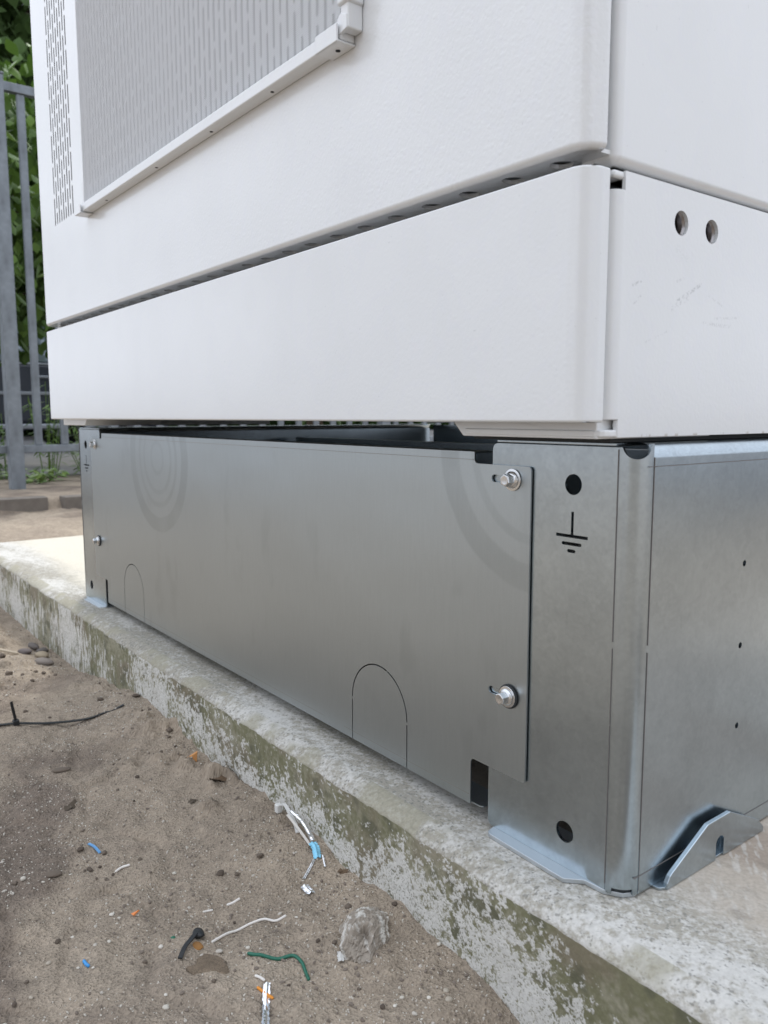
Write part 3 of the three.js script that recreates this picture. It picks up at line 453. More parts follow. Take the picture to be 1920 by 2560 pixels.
{ // fly screen clipped over the air inlet
  const fr = new THREE.Group(); fr.name = 'insect_screen'; cab.add(fr);
  const zB = CZ + 0.0003, zF = 0.077, x0 = -1.075, x1 = -0.268, yR = 0.7345;
  const rail = mesh('bottom_rail', boxUV(box(x0 + 0.004, x1 - 0.0125, yR, 0.748, zB, zF, 0.0018)), M.paintSmooth, fr);
  for (const x of [-0.957, -0.747, -0.572, -0.423]) mesh('hole_shade_disc', new THREE.CylinderGeometry(0.002, 0.002, 0.0006, 14).translate(x, yR - 0.0001, 0.0675), M.rubberAndShade, rail);  // dark discs drawn for the shade inside the screw holes
  mesh('side_rail', boxUV(box(x1 - 0.012, x1, yR + 0.006, 1.4, zB, zF, 0.0016)), M.paintSmooth, fr);
  mesh('side_rail', boxUV(box(x0 - 0.004, x0 - 0.0005, yR + 0.013, 1.4, zB, 0.0655, 0.001)), M.paintSmooth, fr);
  mesh('mitre_joint', boxUV(sheetZ(roundPoly([[x1 - 0.03, 0.7352], [x1 - 0.001, 0.7405], [x1 - 0.001, 0.752], [x1 - 0.012, 0.756]], 0.0015), [], zF - 0.003, zF + 0.0008, 0.0006)), M.paintSmooth, fr);
  // U shaped clips
  const clip = (a, b, y0, y1) => [box(a, b, y0 - 0.0022, y0, zB, zF + 0.0045, 0.001), box(a, b, y0 - 0.0022, y1, zF + 0.0018, zF + 0.0045, 0.0012)];
  const c1 = mesh('screen_clip', clip(-0.317, -0.28, yR - 0.0006, 0.7475).map(boxUV), M.paintRough, fr);
  for (const x of [-0.296]) mesh('hole_shade_disc', new THREE.CylinderGeometry(0.0024, 0.0024, 0.0006, 14).translate(x, yR - 0.003, 0.069), M.rubberAndShade, c1);  // same dark disc for the shade inside a hole
  mesh('screen_clip', clip(x0 - 0.004, x0 + 0.026, yR - 0.0006, 0.745).map(boxUV), M.paintRough, fr);
  mesh('screen_clip', boxUV(box(x1 - 0.0145, x1 + 0.0025, 0.762, 0.81, zB, zF + 0.003, 0.0025)), M.paintRough, fr);
  mesh('screen_clip', boxUV(box(x0 - 0.013, x0 - 0.0045, 0.752, 0.792, zB, 0.0655, 0.0015)), M.paintSmooth, fr);
  // woven mesh, too fine to pick apart
  const w = [], pitch = 0.002, t = 0.00028; for (let x = x0; x < x1 - 0.013; x += pitch) w.push(new THREE.BoxGeometry(t * 2, 0.62, t).translate(x, 1.05, 0.0655)); for (let y = 0.746; y < 1.36; y += pitch) w.push(new THREE.BoxGeometry(x1 - 0.013 - x0, t * 2, t).translate((x0 + x1 - 0.013) / 2, y, 0.0655 + t));
  const ms = mesh('wire_mesh', w, M.wire, fr); ms.userData.kind = 'stuff'; ms.userData.label = 'fine woven grey insect mesh over the air inlet';
}

// ───────────────────────── fence ─────────────────────────
{
  const FX = -4.35, fence = thing('metal_fence', 'grey galvanised bar fence along the street behind the cabinet', 'fence', [FX, 0, 0]);
  const zA = -0.2, zZ = -7.2;
  mesh('top_rail', boxUV(box(-0.02, 0.02, 2.09, 2.135, zZ, zA, 0.003)), M.fence, fence);
  mesh('bottom_rail', boxUV(box(-0.02, 0.02, 0.195, 0.235, zZ, zA, 0.003)), M.fence, fence);
  const pk = boxUV(box(-0.012, 0.012, 0.236, 2.089, -0.02, 0.02, 0.004));
  for (let z = -0.648; z > zZ; z -= 0.141) mesh('picket', pk, M.fence, fence).position.z = z;
  for (let z = -0.366; z < zA; z += 0.141) mesh('picket', pk, M.fence, fence).position.z = z;
  const post = boxUV(box(0.021, 0.095, -0.3, 2.14, -0.037, 0.037, 0.006));
  for (const z of [-0.512, -3.03, -5.55]) { const p = mesh('post', post, M.fence, fence); p.position.z = z; mesh('post_cap', boxUV(box(0.018, 0.098, 2.1405, 2.15, -0.04, 0.04, 0.004)), M.fence, fence).position.z = z; }
}
// ───────────────────────── parked car ─────────────────────────
{
  const car = thing('parked_car', 'dark blue car parked on the street behind the fence', 'car', [-9.75, 0.006, -1.15]);
  const body = new THREE.MeshPhysicalMaterial({ color: new THREE.Color().setRGB(0.012, 0.018, 0.032), roughness: 0.5, clearcoat: 0.4, clearcoatRoughness: 0.1 });
  const glass = new THREE.MeshPhysicalMaterial({ color: new THREE.Color().setRGB(0.25, 0.3, 0.34), roughness: 0.04, metalness: 0.4, clearcoat: 1 }), chrome = std([0.3, 0.32, 0.35], { metalness: 1, roughness: 0.3 }), tyre = std([0.03, 0.03, 0.032], { roughness: 0.9 }), plastic = std([0.04, 0.042, 0.045], { roughness: 0.7 });
  const arch = (z, r) => Array.from({ length: 13 }, (_, i) => { const a = Math.PI - i / 12 * Math.PI; return [z + r * Math.cos(a), 0.31 + r * Math.sin(a)]; });
  const lower = [[-2.12, 0.3], [-2.1, 0.22], ...arch(-1.3, 0.36), ...arch(1.32, 0.36), [2.08, 0.22], [2.14, 0.34], [2.13, 0.72], [2.0, 0.84], [1.1, 0.93], [0.2, 0.96], [-1.7, 0.97], [-2.1, 0.88], [-2.15, 0.6]];
  const upper = [[-1.95, 0.95], [-1.62, 1.3], [-1.2, 1.42], [-0.2, 1.455], [0.35, 1.4], [1.12, 0.94]];
  const f = (pts, x0, x1, bv) => sheetX(pts.map(([z, y]) => [z, y]), [], x0, x1, bv);
  mesh('body', merge([boxUV(f(lower, -0.88, 0.88, 0.04)), boxUV(f(upper, -0.74, 0.74, 0.06))]), body, car);
  for (const side of [-1, 1]) {
    for (const w of [[[-1.62, 0.985], [-1.4, 1.27], [-0.98, 1.35], [-0.98, 0.985]], [[-0.9, 0.985], [-0.9, 1.355], [-0.1, 1.385], [-0.1, 0.985]], [[-0.02, 0.985], [-0.02, 1.385], [0.3, 1.345], [0.86, 0.985]]]) mesh('side_window', f(w, side > 0 ? 0.735 : -0.748, side > 0 ? 0.748 : -0.735, 0.003), glass, car);
    mesh('window_trim', box(side * 0.86 - 0.02, side * 0.86 + 0.02, 0.945, 0.965, -1.6, 0.95, 0.006), chrome, car);
    for (const [a, b, y] of [[-0.86, -0.06, 0.62], [0.0, 0.9, 0.62]]) mesh('door_trim', box(side * 0.885 - 0.008, side * 0.885 + 0.008, y, y + 0.035, a, b, 0.006), chrome, car);
    mesh('sill', box(side * 0.88 - 0.03, side * 0.88 + 0.03, 0.245, 0.31, -0.9, 0.92, 0.02), chrome, car);
    for (const z of [-0.75, 0.12]) mesh('door_handle', box(side * 0.89 - 0.012, side * 0.89 + 0.012, 0.8, 0.83, z, z + 0.16, 0.008), chrome, car);
    mesh('headlight', box(side * 0.66 - 0.16, side * 0.66 + 0.16, 0.62, 0.74, 2.08, 2.16, 0.03), glass, car);
    mesh('tail_light', box(side * 0.7 - 0.12, side * 0.7 + 0.12, 0.7, 0.86, -2.16, -2.1, 0.02), std([0.25, 0.01, 0.01], { roughness: 0.2 }), car);
    for (const z of [-1.3, 1.32]) {
      const w = new THREE.Group(); w.name = 'wheel'; w.position.set(side * 0.79, 0.305, z); car.add(w);
      mesh('tyre', lathe([[0.2, -0.1], [0.285, -0.1], [0.303, -0.075], [0.305, 0.075], [0.285, 0.1], [0.2, 0.1]], 36).rotateZ(Math.PI / 2), tyre, w);
      const sp = []; for (let k = 0; k < 10; k++) sp.push(box(-0.012, 0.012, 0.03, 0.2, -0.016, 0.016, 0.006).rotateX(k * Math.PI / 5).translate(side * 0.075, 0, 0));
      mesh('rim', merge([lathe([[0.19, -0.09], [0.205, 0.09], [0.195, 0.095], [0.18, 0.06]], 32).rotateZ(side > 0 ? -Math.PI / 2 : Math.PI / 2), ...sp, new THREE.CylinderGeometry(0.05, 0.05, 0.04, 20).rotateZ(Math.PI / 2).translate(side * 0.075, 0, 0)]), chrome, w);
    }
  }
  mesh('windscreen', f([[0.42, 1.39], [1.06, 0.96], [1.09, 0.96], [0.45, 1.4]], -0.66, 0.66, 0), glass, car);
  mesh('bumper', [box(-0.85, 0.85, 0.26, 0.46, 2.08, 2.17, 0.03), box(-0.85, 0.85, 0.28, 0.5, -2.18, -2.1, 0.03)], plastic, car);
}
// ───────────────────────── trees, weeds ─────────────────────────
function leafGeo(len, wid, fold = 0.25, curl = 0.2) { // a leaf blade bent along its midrib
  const P = [0, 0, 0], I = [], n = 5; const prof = [0.0, 0.62, 1, 0.86, 0.48, 0];
  for (let i = 1; i <= n; i++) { const t = i / n, y = -curl * len * t * t, w = prof[i] * wid / 2; if (i === n) P.push(0, y, len); else P.push(-w, y - fold * w, len * t, 0, y, len * t, w, y - fold * w, len * t); }
  I.push(0, 1, 2, 0, 2, 3); for (let i = 1; i < n - 1; i++) { const a = 1 + (i - 1) * 3, b = a + 3; I.push(a, b, a + 1, a + 1, b, b + 1, a + 1, b + 1, a + 2, a + 2, b + 1, b + 2); } { const a = 1 + (n - 2) * 3, e = P.length / 3 - 1; I.push(a, e, a + 1, a + 1, e, a + 2); }
  const g = new THREE.BufferGeometry(); g.setAttribute('position', new THREE.Float32BufferAttribute(P, 3)); g.setIndex(I); g.computeVertexNormals(); return g;
}
function leafMat(c) { return new THREE.MeshPhysicalMaterial({ color: new THREE.Color().setRGB(...c), roughness: 0.8, transmission: 0.35, thickness: 0, side: THREE.DoubleSide }); }
const LM = [leafMat([0.09, 0.175, 0.025]), leafMat([0.14, 0.25, 0.035]), std([0.05, 0.1, 0.02], { roughness: 0.85, side: THREE.DoubleSide }), leafMat([0.2, 0.3, 0.045])];
const bark = std([0.14, 0.105, 0.075], { roughness: 1 });
function limb(pts, r0, r1, seg = 14, rad = 8) {
  const c = new THREE.CatmullRomCurve3(pts.map((p) => new THREE.Vector3(...p))), g = new THREE.TubeGeometry(c, seg, 1, rad, false), p = g.attributes.position;
  for (let i = 0; i <= seg; i++) { const o = c.getPointAt(i / seg), r = lerp(r0, r1, i / seg) * (0.9 + 0.2 * vn(i * 1.7, pts[0][0])); for (let j = 0; j <= rad; j++) { const k = i * (rad + 1) + j; p.setXYZ(k, o.x + (p.getX(k) - o.x) * r, o.y + (p.getY(k) - o.y) * r, o.z + (p.getZ(k) - o.z) * r); } }
  g.computeVertexNormals(); return g;
}
function broadleaf(x, z, h, rx, ry, rz, cy, n, nOwn, leafLen, seed, label, show, dark = 0) {
  const R_ = rng(seed), t = thing('leafy_tree', label, 'tree', [x, 0, z], 'trees beyond the fence'), geos = [leafGeo(leafLen, leafLen * 0.78), leafGeo(leafLen * 0.85, leafLen * 0.6, 0.35, 0.35)];
  const tips = []; for (let k = 0; k < 26; k++) { const a = R_() * 6.283, q = Math.sqrt(R_()) * 0.8, yy = cy + (R_() * 2 - 1) * ry * 0.75; tips.push([Math.cos(a) * rx * q, yy, Math.sin(a) * rz * q]); }
  mesh('trunk', limb([[0, -0.1, 0], [0.05, h * 0.3, 0.04], [-0.03, h * 0.6, 0.02], [0, h, 0]], 0.1, 0.03, 20, 10), bark, t);
  mesh('limbs', merge(tips.map(([a, b, c]) => limb([[0, Math.max(0.5, b - 0.5), 0], [a * 0.5, b - 0.12, c * 0.5], [a, b, c]], 0.025, 0.006, 8, 6))), bark, t);
  const place = (o, own) => {
    let p; for (let k = 0; k < 60; k++) { const c = tips[Math.floor(R_() * tips.length)], s = () => (R_() + R_() + R_() - 1.5) * 0.55; p = [c[0] + s() * rx, c[1] + s() * ry, c[2] + s() * rz]; const e = (p[0] / rx) ** 2 + ((p[1] - cy) / ry) ** 2 + (p[2] / rz) ** 2; if (e < 1.15 && (!own || show(p[0] + x, p[1], p[2] + z))) break; }
    o.position.set(...p); o.rotation.set(0.3 + R_() * 0.8, R_() * 6.283, (R_() - 0.5) * 0.9, 'YXZ'); o.scale.setScalar(0.75 + 0.5 * R_());
  };
  for (let k = 0; k < nOwn; k++) { const m = mesh('leaf', geos[k % 2], LM[[0, 1, 1, 3, 2][Math.floor(R_() * 5)]], t); place(m, true); }
  for (let q = 0; q < 3; q++) {
    const im = new THREE.InstancedMesh(geos[q % 2], LM[dark ? 2 : [0, 1, 0][q]], Math.floor(n / 3)), o = new THREE.Object3D(); im.name = 'foliage'; im.castShadow = im.receiveShadow = true; im.userData.kind = 'stuff';
    for (let i = 0; i < im.count; i++) { place(o, false); o.updateMatrix(); im.setMatrixAt(i, o.matrix); } t.add(im);
  }
  return t;
}
const seen = (x, y, z) => { const dz = (z - 0.514) / (x - 0.3576); return dz > 0.19 && dz < 0.3 && y > 0.6; };
broadleaf(-6.3, -0.72, 2.4, 1.15, 1.1, 1.7, 2.0, 8000, 280, 0.115, 11, 'broad leaved green shrubby tree just behind the fence bars', seen);
broadleaf(-6.6, -3.9, 2.3, 1.2, 1.2, 1.9, 1.6, 2600, 0, 0.14, 12, 'low broad leaved green tree farther along the fence', seen);
broadleaf(-14.5, -3.2, 9, 2.6, 4.9, 3.6, 5.6, 15000, 0, 0.26, 13, 'tall dark tree across the street behind the car', seen, 1);
broadleaf(-15.5, -9.5, 6.8, 2.8, 3.4, 4.2, 4.4, 7000, 0, 0.26, 14, 'tall dark tree across the street seen past the cabinet base', seen, 1);
{ // hedge that closes the far side of the street
  const R_ = rng(77), hd = thing('hedge', 'dark clipped hedge along the far side of the street', 'hedge', [-17.5, 0, -4]), g = leafGeo(0.22, 0.15);
  mesh('hedge_core', boxUV(box(-0.7, 0.5, 0, 2.1, -14, 2.6, 0.2)), LM[2], hd);
  const im = new THREE.InstancedMesh(g, LM[2], 6000), o = new THREE.Object3D(); im.name = 'foliage'; im.userData.kind = 'stuff'; im.castShadow = im.receiveShadow = true;
  for (let i = 0; i < im.count; i++) { o.position.set(0.35 + R_() * 0.5, R_() * 2.25, -14 + R_() * 16.8); o.rotation.set(R_() * 6, R_() * 6, R_() * 6); o.scale.setScalar(0.7 + R_() * 0.6); o.updateMatrix(); im.setMatrixAt(i, o.matrix); } hd.add(im);
}
function weed(x, z, h, spread, n, len, wid, seed, label, mats) {
  const R_ = rng(seed), t = thing('weed', label, 'weed', [x, soilY(x, z) - 0.004, z], 'weeds near the fence'), g = leafGeo(len, wid, 0.3, 0.3), st = [], lv = [[], []];
  const stems = Math.max(3, Math.round(n / 12)); for (let k = 0; k < stems; k++) { const a = R_() * 6.283, q = Math.sqrt(R_()) * spread, b = [Math.cos(a) * q * 0.3, 0, Math.sin(a) * q * 0.3], e = [Math.cos(a) * q, h * (0.55 + 0.45 * R_()), Math.sin(a) * q]; st.push(limb([b, [(b[0] + e[0]) / 2, e[1] * 0.55, (b[2] + e[2]) / 2], e], 0.004, 0.0015, 6, 5)); for (let i = 0; i < 12; i++) { const s = 0.12 + 0.88 * R_(), m = g.clone().scale(0.6 + R_() * 0.6, 1, 0.6 + R_() * 0.6).rotateX(R_() * 0.7 - 0.35).rotateY(R_() * 6.283).translate(lerp(b[0], e[0], s), e[1] * s, lerp(b[2], e[2], s)); lv[i % 2].push(m); } }
  mesh('stems', st, LM[1], t); mesh('leaves', lv[0], mats[0], t); mesh('leaves', lv[1], mats[1], t); return t;
}
weed(-4.66, -0.72, 0.1, 0.2, 110, 0.06, 0.04, 5, 'bright green low leafy weed at the foot of the fence post', [LM[3], LM[1]]);
weed(-4.6, -1.0, 0.06, 0.1, 40, 0.04, 0.025, 6, 'tiny green seedling patch on the soil near the fence', [LM[3], LM[0]]);
weed(-5.0, -0.86, 0.62, 0.16, 130, 0.07, 0.016, 7, 'tall narrow leaved green weed behind the fence rail', [LM[0], LM[1]]);
weed(-5.05, -0.62, 0.42, 0.14, 80, 0.07, 0.03, 8, 'shorter leafy weed behind the fence post', [LM[0], LM[2]]);
weed(-5.0, -1.12, 0.4, 0.2, 80, 0.07, 0.02, 9, 'ragged green weed beyond the fence beside the tall one', [LM[0], LM[1]]);

{ // garage block, unseen, added to darken reflections beside the cabinet bend highlight
  const h = thing('occluder_block', 'long grey garage block added out of view to darken reflections on the cabinet bend', 'occluder', [15.5, 0, 14]);
  mesh('wall', boxUV(box(-10, 10, -0.2, 7.5, -3, 3)), std([0.45, 0.44, 0.42], { roughness: 0.95 }), h); mesh('roof', boxUV(box(-10.3, 10.3, 7.5, 7.8, -3.3, 3.3)), std([0.1, 0.1, 0.1], { roughness: 0.9 }), h);
  for (const x of [-7.5, -2.5, 2.5, 7.5]) mesh('occluder_door', box(x - 1.3, x + 1.3, 0, 2.3, -3.06, -2.99), std([0.3, 0.33, 0.36], { roughness: 0.6 }), h);
}
// ───────────────────────── loose things on the soil ─────────────────────────
const on = (x, z, up = 0) => [x, soilY(x, z) + up, z];
function lump(r, seed, rough = 0.35, flat = 0.7, detail = 2) { // an uneven stone
  const g = mergeVertices(new THREE.IcosahedronGeometry(1, detail).deleteAttribute('uv').deleteAttribute('normal')), p = g.attributes.position, s = rng(seed), ax = [0.8 + 0.5 * s(), flat, 0.75 + 0.4 * s()], o = s() * 50;
  for (let i = 0; i < p.count; i++) { const x = p.getX(i), y = p.getY(i), z = p.getZ(i), k = r * (1 - rough / 2 + rough * fbm(x * 1.6 + o + z, y * 1.6 + o - z * 0.7, 3)); p.setXYZ(i, x * k * ax[0], y * k * ax[1], z * k * ax[2]); }
  g.computeVertexNormals(); return g;
}
const PEB = [[0.56, 0.52, 0.45], [0.66, 0.62, 0.55], [0.42, 0.37, 0.3], [0.5, 0.46, 0.4]].map((c) => std(c, { roughness: 0.75 })), CLOD = [[0.105, 0.082, 0.064], [0.15, 0.12, 0.094]].map((c) => std(c, { roughness: 1 }));
{
  const pale = [[-0.533, 0.335, 3.5], [-0.407, 0.319, 1.8], [-0.377, 0.349, 2.4], [-0.37, 0.308, 1.9], [-0.37, 0.295, 1.7], [-0.335, 0.257, 2.6], [-0.317, 0.241, 1.7], [-0.291, 0.217, 2.6], [-0.449, 0.196, 2.6], [-0.377, 0.213, 1.5], [-0.336, 0.374, 2], [-0.319, 0.4, 2.3], [-0.256, 0.284, 2.7], [-0.266, 0.28, 1.6], [-0.281, 0.351, 1.3], [-0.365, 0.363, 1.4], [-0.354, 0.329, 1.3], [-0.342, 0.319, 1.4], [-0.443, 0.248, 1.8], [-0.408, 0.296, 1.5], [-0.514, 0.319, 1.6], [-0.516, 0.29, 1.2], [-0.377, 0.167, 2], [-0.295, 0.233, 1.7], [-0.406, 0.273, 1.5], [-0.417, 0.277, 2.2], [-0.492, 0.36, 1.6], [-0.46, 0.323, 1.6], [-0.134, 0.121, 2.2], [-0.117, 0.105, 2.2], [-0.104, 0.094, 3], [-0.112, 0.125, 2.3], [-0.159, 0.057, 2.2], [-0.13, 0.132, 1.6], [-0.113, 0.089, 2.3], [-0.317, 0.093, 2.1], [-0.275, 0.195, 2.2], [-0.283, 0.137, 1.5], [-0.266, 0.043, 2.4], [-1.152, 0.219, 3], [-1.073, 0.173, 2], [-0.857, 0.139, 1.5], [-1.236, 0.211, 2.2], [-0.76, 0.277, 1.6], [-0.523, 0.158, 1.3]];
  pale.forEach(([x, z, r], i) => { const m = mesh('pebble', lump(r / 1000, 100 + i, 0.5, 0.62), PEB[i % 4]); m.position.set(...on(x, z, r * 0.0003)); m.rotation.y = i * 2.4; const kind = ['cream', 'whitish', 'tan', 'light grey'][i % 4]; tag(m, `small ${kind} pebble lying on the brown soil`, 'pebble', `${kind} pebbles on the soil`); });
  const dark = [[-1.284, 0.163, 4.8], [-1.301, 0.135, 5.3], [-1.277, 0.125, 3.9], [-1.252, 0.109, 3.4], [-1.222, 0.159, 4.2], [-1.057, 0.21, 3.7], [-0.992, 0.187, 2.6], [-0.989, 0.104, 5.8], [-0.933, 0.062, 5.2], [-0.751, 0.153, 2.5], [-0.745, 0.163, 1.9], [-0.716, 0.104, 2.6], [-0.728, 0.077, 2.5], [-0.763, 0.073, 2.9], [-0.692, 0.149, 2.9], [-0.682, 0.18, 2], [-0.855, 0.219, 1.8], [-0.859, 0.066, 2.8], [-0.869, 0.075, 2], [-0.777, 0.066, 4.6], [-0.633, 0.175, 1.8], [-0.749, 0.264, 2.5], [-1.221, 0.191, 2.7], [-1.305, 0.183, 7], [-1.425, 0.17, 8], [-0.537, 0.343, 2.8], [-0.405, 0.161, 3.4], [-0.39, 0.148, 3], [-0.511, 0.27, 3.4], [-0.538, 0.245, 3], [-0.51, 0.259, 2.1], [-0.514, 0.275, 1.9], [-0.558, 0.266, 3.8], [-0.499, 0.217, 2.4], [-0.484, 0.253, 1.9], [-0.48, 0.262, 1.8], [-0.402, 0.334, 2.7], [-0.36, 0.372, 2.5], [-0.326, 0.184, 1.7], [-0.252, 0.241, 2.3], [-0.237, 0.141, 2.3], [-0.225, 0.13, 2.6], [-0.136, 0.141, 2.4], [-0.169, 0.142, 2.2], [-0.221, 0.061, 2.5], [-0.392, 0.119, 3.8], [-0.208, 0.19, 1.5], [-0.258, 0.092, 3.1], [-0.339, 0.387, 2], [-0.323, 0.277, 1.9]];
  dark.forEach(([x, z, r], i) => { const m = mesh('soil_clod', lump(r / 1050, 300 + i, 1.1, 0.75), CLOD[i % 2]); m.position.set(...on(x, z, r * 0.0004)); m.rotation.y = i * 1.7; const kind = (r > 3.4 ? 'larger ' : 'small ') + ['blackish', 'dark brown'][i % 2]; tag(m, `${kind} crumbly clod of soil on the ground`, 'clod', `${kind} clods on the soil`); });
  [[-0.522, 0.307, 7, 0], [-0.787, 0.225, 8, 0]].forEach(([x, z, r], i) => { const m = mesh('soil_clod', lump(r / 1000, 390 + i, 0.4, 0.4), CLOD[1]); m.position.set(...on(x, z, 0.001)); m.scale.x = 1.4; m.rotation.y = 1.2; tag(m, i ? 'flat grey brown clod below the long black cable tie' : 'long flat brown clod beside a pale pebble', 'clod'); });
  const st = [[-1.465, 0.116, 10, 0.9, [0.13, 0.11, 0.105], 'dark rounded stone lying by the slab, one of a small heap'], [-1.517, 0.086, 11, 0.2, [0.12, 0.105, 0.095], 'dark long stone touching the mossy slab foot'], [-1.49, 0.075, 9, 2.2, [0.14, 0.125, 0.115], 'dark grey stone wedged in the heap by the slab'], [-1.44, 0.088, 11, 0.4, [0.34, 0.28, 0.2], 'tan stone on top of the small stone heap by the slab'], [-1.37, 0.1, 12, 0.5, [0.19, 0.165, 0.145], 'flat grey stone before the small heap by the slab']];
  st.forEach(([x, z, r, a, c, l], i) => { const m = mesh('stone', lump(r / 1000, 500 + i, 0.5, 0.7), std(c, { roughness: 0.85 })); m.scale.set(1.7, 1, 1); m.position.set(...on(x, z, r * 0.0005)); m.rotation.y = a; tag(m, l, 'stone'); });
  const SOILC = std([0.2, 0.165, 0.135], { roughness: 1 });
  // grit: far too many to count
  const R_ = rng(9); for (const [n, mat, r0, r1, name, label] of [[9000, PEB[0], 0.0003, 0.0011, 'grit', 'fine pale grit scattered over the soil'], [3200, SOILC, 0.0004, 0.0022, 'soil_crumbs', 'fine brown crumbs scattered over the soil'], [700, PEB[3], 0.001, 0.0019, 'gravel', 'small scattered gravel in the soil']]) {
    const im = new THREE.InstancedMesh(new THREE.IcosahedronGeometry(1, 0), mat, n), o = new THREE.Object3D(); im.name = name; im.castShadow = im.receiveShadow = true; im.userData = { kind: 'stuff', label };
    for (let i = 0; i < n; i++) { let x, z, k = 0; do { x = -1.9 + 1.95 * R_() ** 0.75; z = 0.06 + 0.42 * R_() ** 1.1; } while (fbm(x * 9 + 4, z * 9, 3) < 0.35 + 0.3 * R_() && k++ < 20); const r = lerp(r0, r1, R_() ** 3); o.position.set(...on(x, z, r * 0.2)); o.rotation.set(R_() * 6, R_() * 6, 0); o.scale.set(r * (0.8 + R_()), r * 0.8, r); o.updateMatrix(); im.setMatrixAt(i, o.matrix); }
    scene.add(im);
  }
}
{ // broken lump of concrete with a dark hollow
  const g = mergeVertices(new THREE.IcosahedronGeometry(1, 44).deleteAttribute('uv').deleteAttribute('normal')), p = g.attributes.position, col = [];
  const hollow = new THREE.Vector3(0.1, 0.86, 0.45).normalize(), facets = Array.from({ length: 13 }, (_, i) => { const q = rng(60 + i); return [new THREE.Vector3(q() - 0.5, q() - 0.35, q() - 0.5).normalize(), 0.66 + 0.24 * q()]; });
  for (let i = 0; i < p.count; i++) {
    const v = new THREE.Vector3().fromBufferAttribute(p, i).normalize(); let k = 1; for (const [n, d] of facets) { const c = n.dot(v); if (c > 0.05) k = Math.min(k, d / c); }
    const n = fbm(v.x * 3.1 + 7 + v.z * 1.7, v.y * 3.1 - v.z * 2.2, 4), f = fbm(v.x * 17 + 9 * v.z, v.y * 17 + 13 * v.z + 4, 5, 0.68), d = Math.acos(clamp(v.dot(hollow), -1, 1)) + 0.3 * (n - 0.5);
    k = k * (0.86 + 0.3 * n) + 0.2 * (f - 0.5) - 0.42 * sst(0.42, 0.12, d);
    p.setXYZ(i, v.x * k * 0.027, v.y * k * 0.022, v.z * k * 0.032);
    const w = sst(0.42, 0.6, fbm(v.x * 5 + 20 + v.y * 3, v.z * 5 + v.y * 4, 5, 0.6)), c = mix3([0.3, 0.26, 0.215], [0.6, 0.575, 0.525], w), q = 0.55 + 0.9 * f; col.push(c[0] * q, c[1] * q, c[2] * q);
  }
  g.setAttribute('color', new THREE.Float32BufferAttribute(col, 3)); g.computeVertexNormals();
  const m = mesh('concrete_lump', g, std([1, 1, 1], { vertexColors: true, roughness: 1 })); m.position.set(...on(-0.2125, 0.103, -0.003)); m.rotation.set(0.15, 0.75, 0); tag(m, 'rough grey lump of broken concrete with a hollow, near the slab', 'rubble');
  const h = mesh('concrete_lump', boxUV(lump(0.02, 900, 1.1, 0.26, 8)), std([0.9, 0.84, 0.76], { map: every(soilMap, 0.1), bumpMap: every(soilBump, 0.1), bumpScale: 0.003, roughness: 1 })); h.position.set(...on(-0.277, 0.235, -0.0015)); tag(h, 'flat pale rubble half buried beside the black tie end', 'rubble');
  const s = mesh('brick_shard', boxUV(new THREE.ExtrudeGeometry(shapeOf([[0, 0], [0.019, 0.002], [0.016, 0.017], [0.004, 0.005]]), { depth: 0.007, bevelEnabled: true, bevelSize: 0.0007, bevelThickness: 0.0007, bevelSegments: 1 })), std([0.56, 0.27, 0.1], { roughness: 0.9 })); s.position.set(...on(-0.68, 0.083, -0.001)); s.rotation.set(-0.35, 1.15, 0.05); s.scale.setScalar(0.85); tag(s, 'small orange brick shard stuck in the soil', 'shard');
}
const flat = (pts, w, t, lift = 0.0006) => { // strap along points on the soil
  const c = new THREE.CatmullRomCurve3(pts.map(([x, z, u = 0]) => new THREE.Vector3(...on(x, z, lift + u)))), n = 48, P = [], I = [];
  for (let i = 0; i <= n; i++) { const p = c.getPointAt(i / n), d = c.getTangentAt(i / n), s = new THREE.Vector3(-d.z, 0, d.x).normalize().multiplyScalar(w / 2); for (const [a, b] of [[-1, 0], [1, 0], [1, 1], [-1, 1]]) P.push(p.x + s.x * a, p.y + b * t, p.z + s.z * a); if (i) for (let k = 0; k < 4; k++) { const a = (i - 1) * 4 + k, b = (i - 1) * 4 + (k + 1) % 4; I.push(a, a + 4, b, b, a + 4, b + 4); } }
  I.push(0, 1, 2, 0, 2, 3); const e = n * 4; I.push(e, e + 2, e + 1, e, e + 3, e + 2);
  const g = new THREE.BufferGeometry(); g.setAttribute('position', new THREE.Float32BufferAttribute(P, 3)); g.setIndex(I); return toCreasedNormals(g, 0.6);
};
const wire = (pts, r, up = 0) => tube(pts.map(([x, z, u = 0]) => on(x, z, r * 0.8 + up + u)), r, 60, 8);
const black = std([0.016, 0.018, 0.02], { roughness: 0.45 }), nylon = std([0.72, 0.72, 0.7], { roughness: 0.4 }), whitePvc = std([0.78, 0.74, 0.69], { roughness: 0.5 }), foilM = std([0.86, 0.87, 0.9], { metalness: 1, roughness: 0.22 });
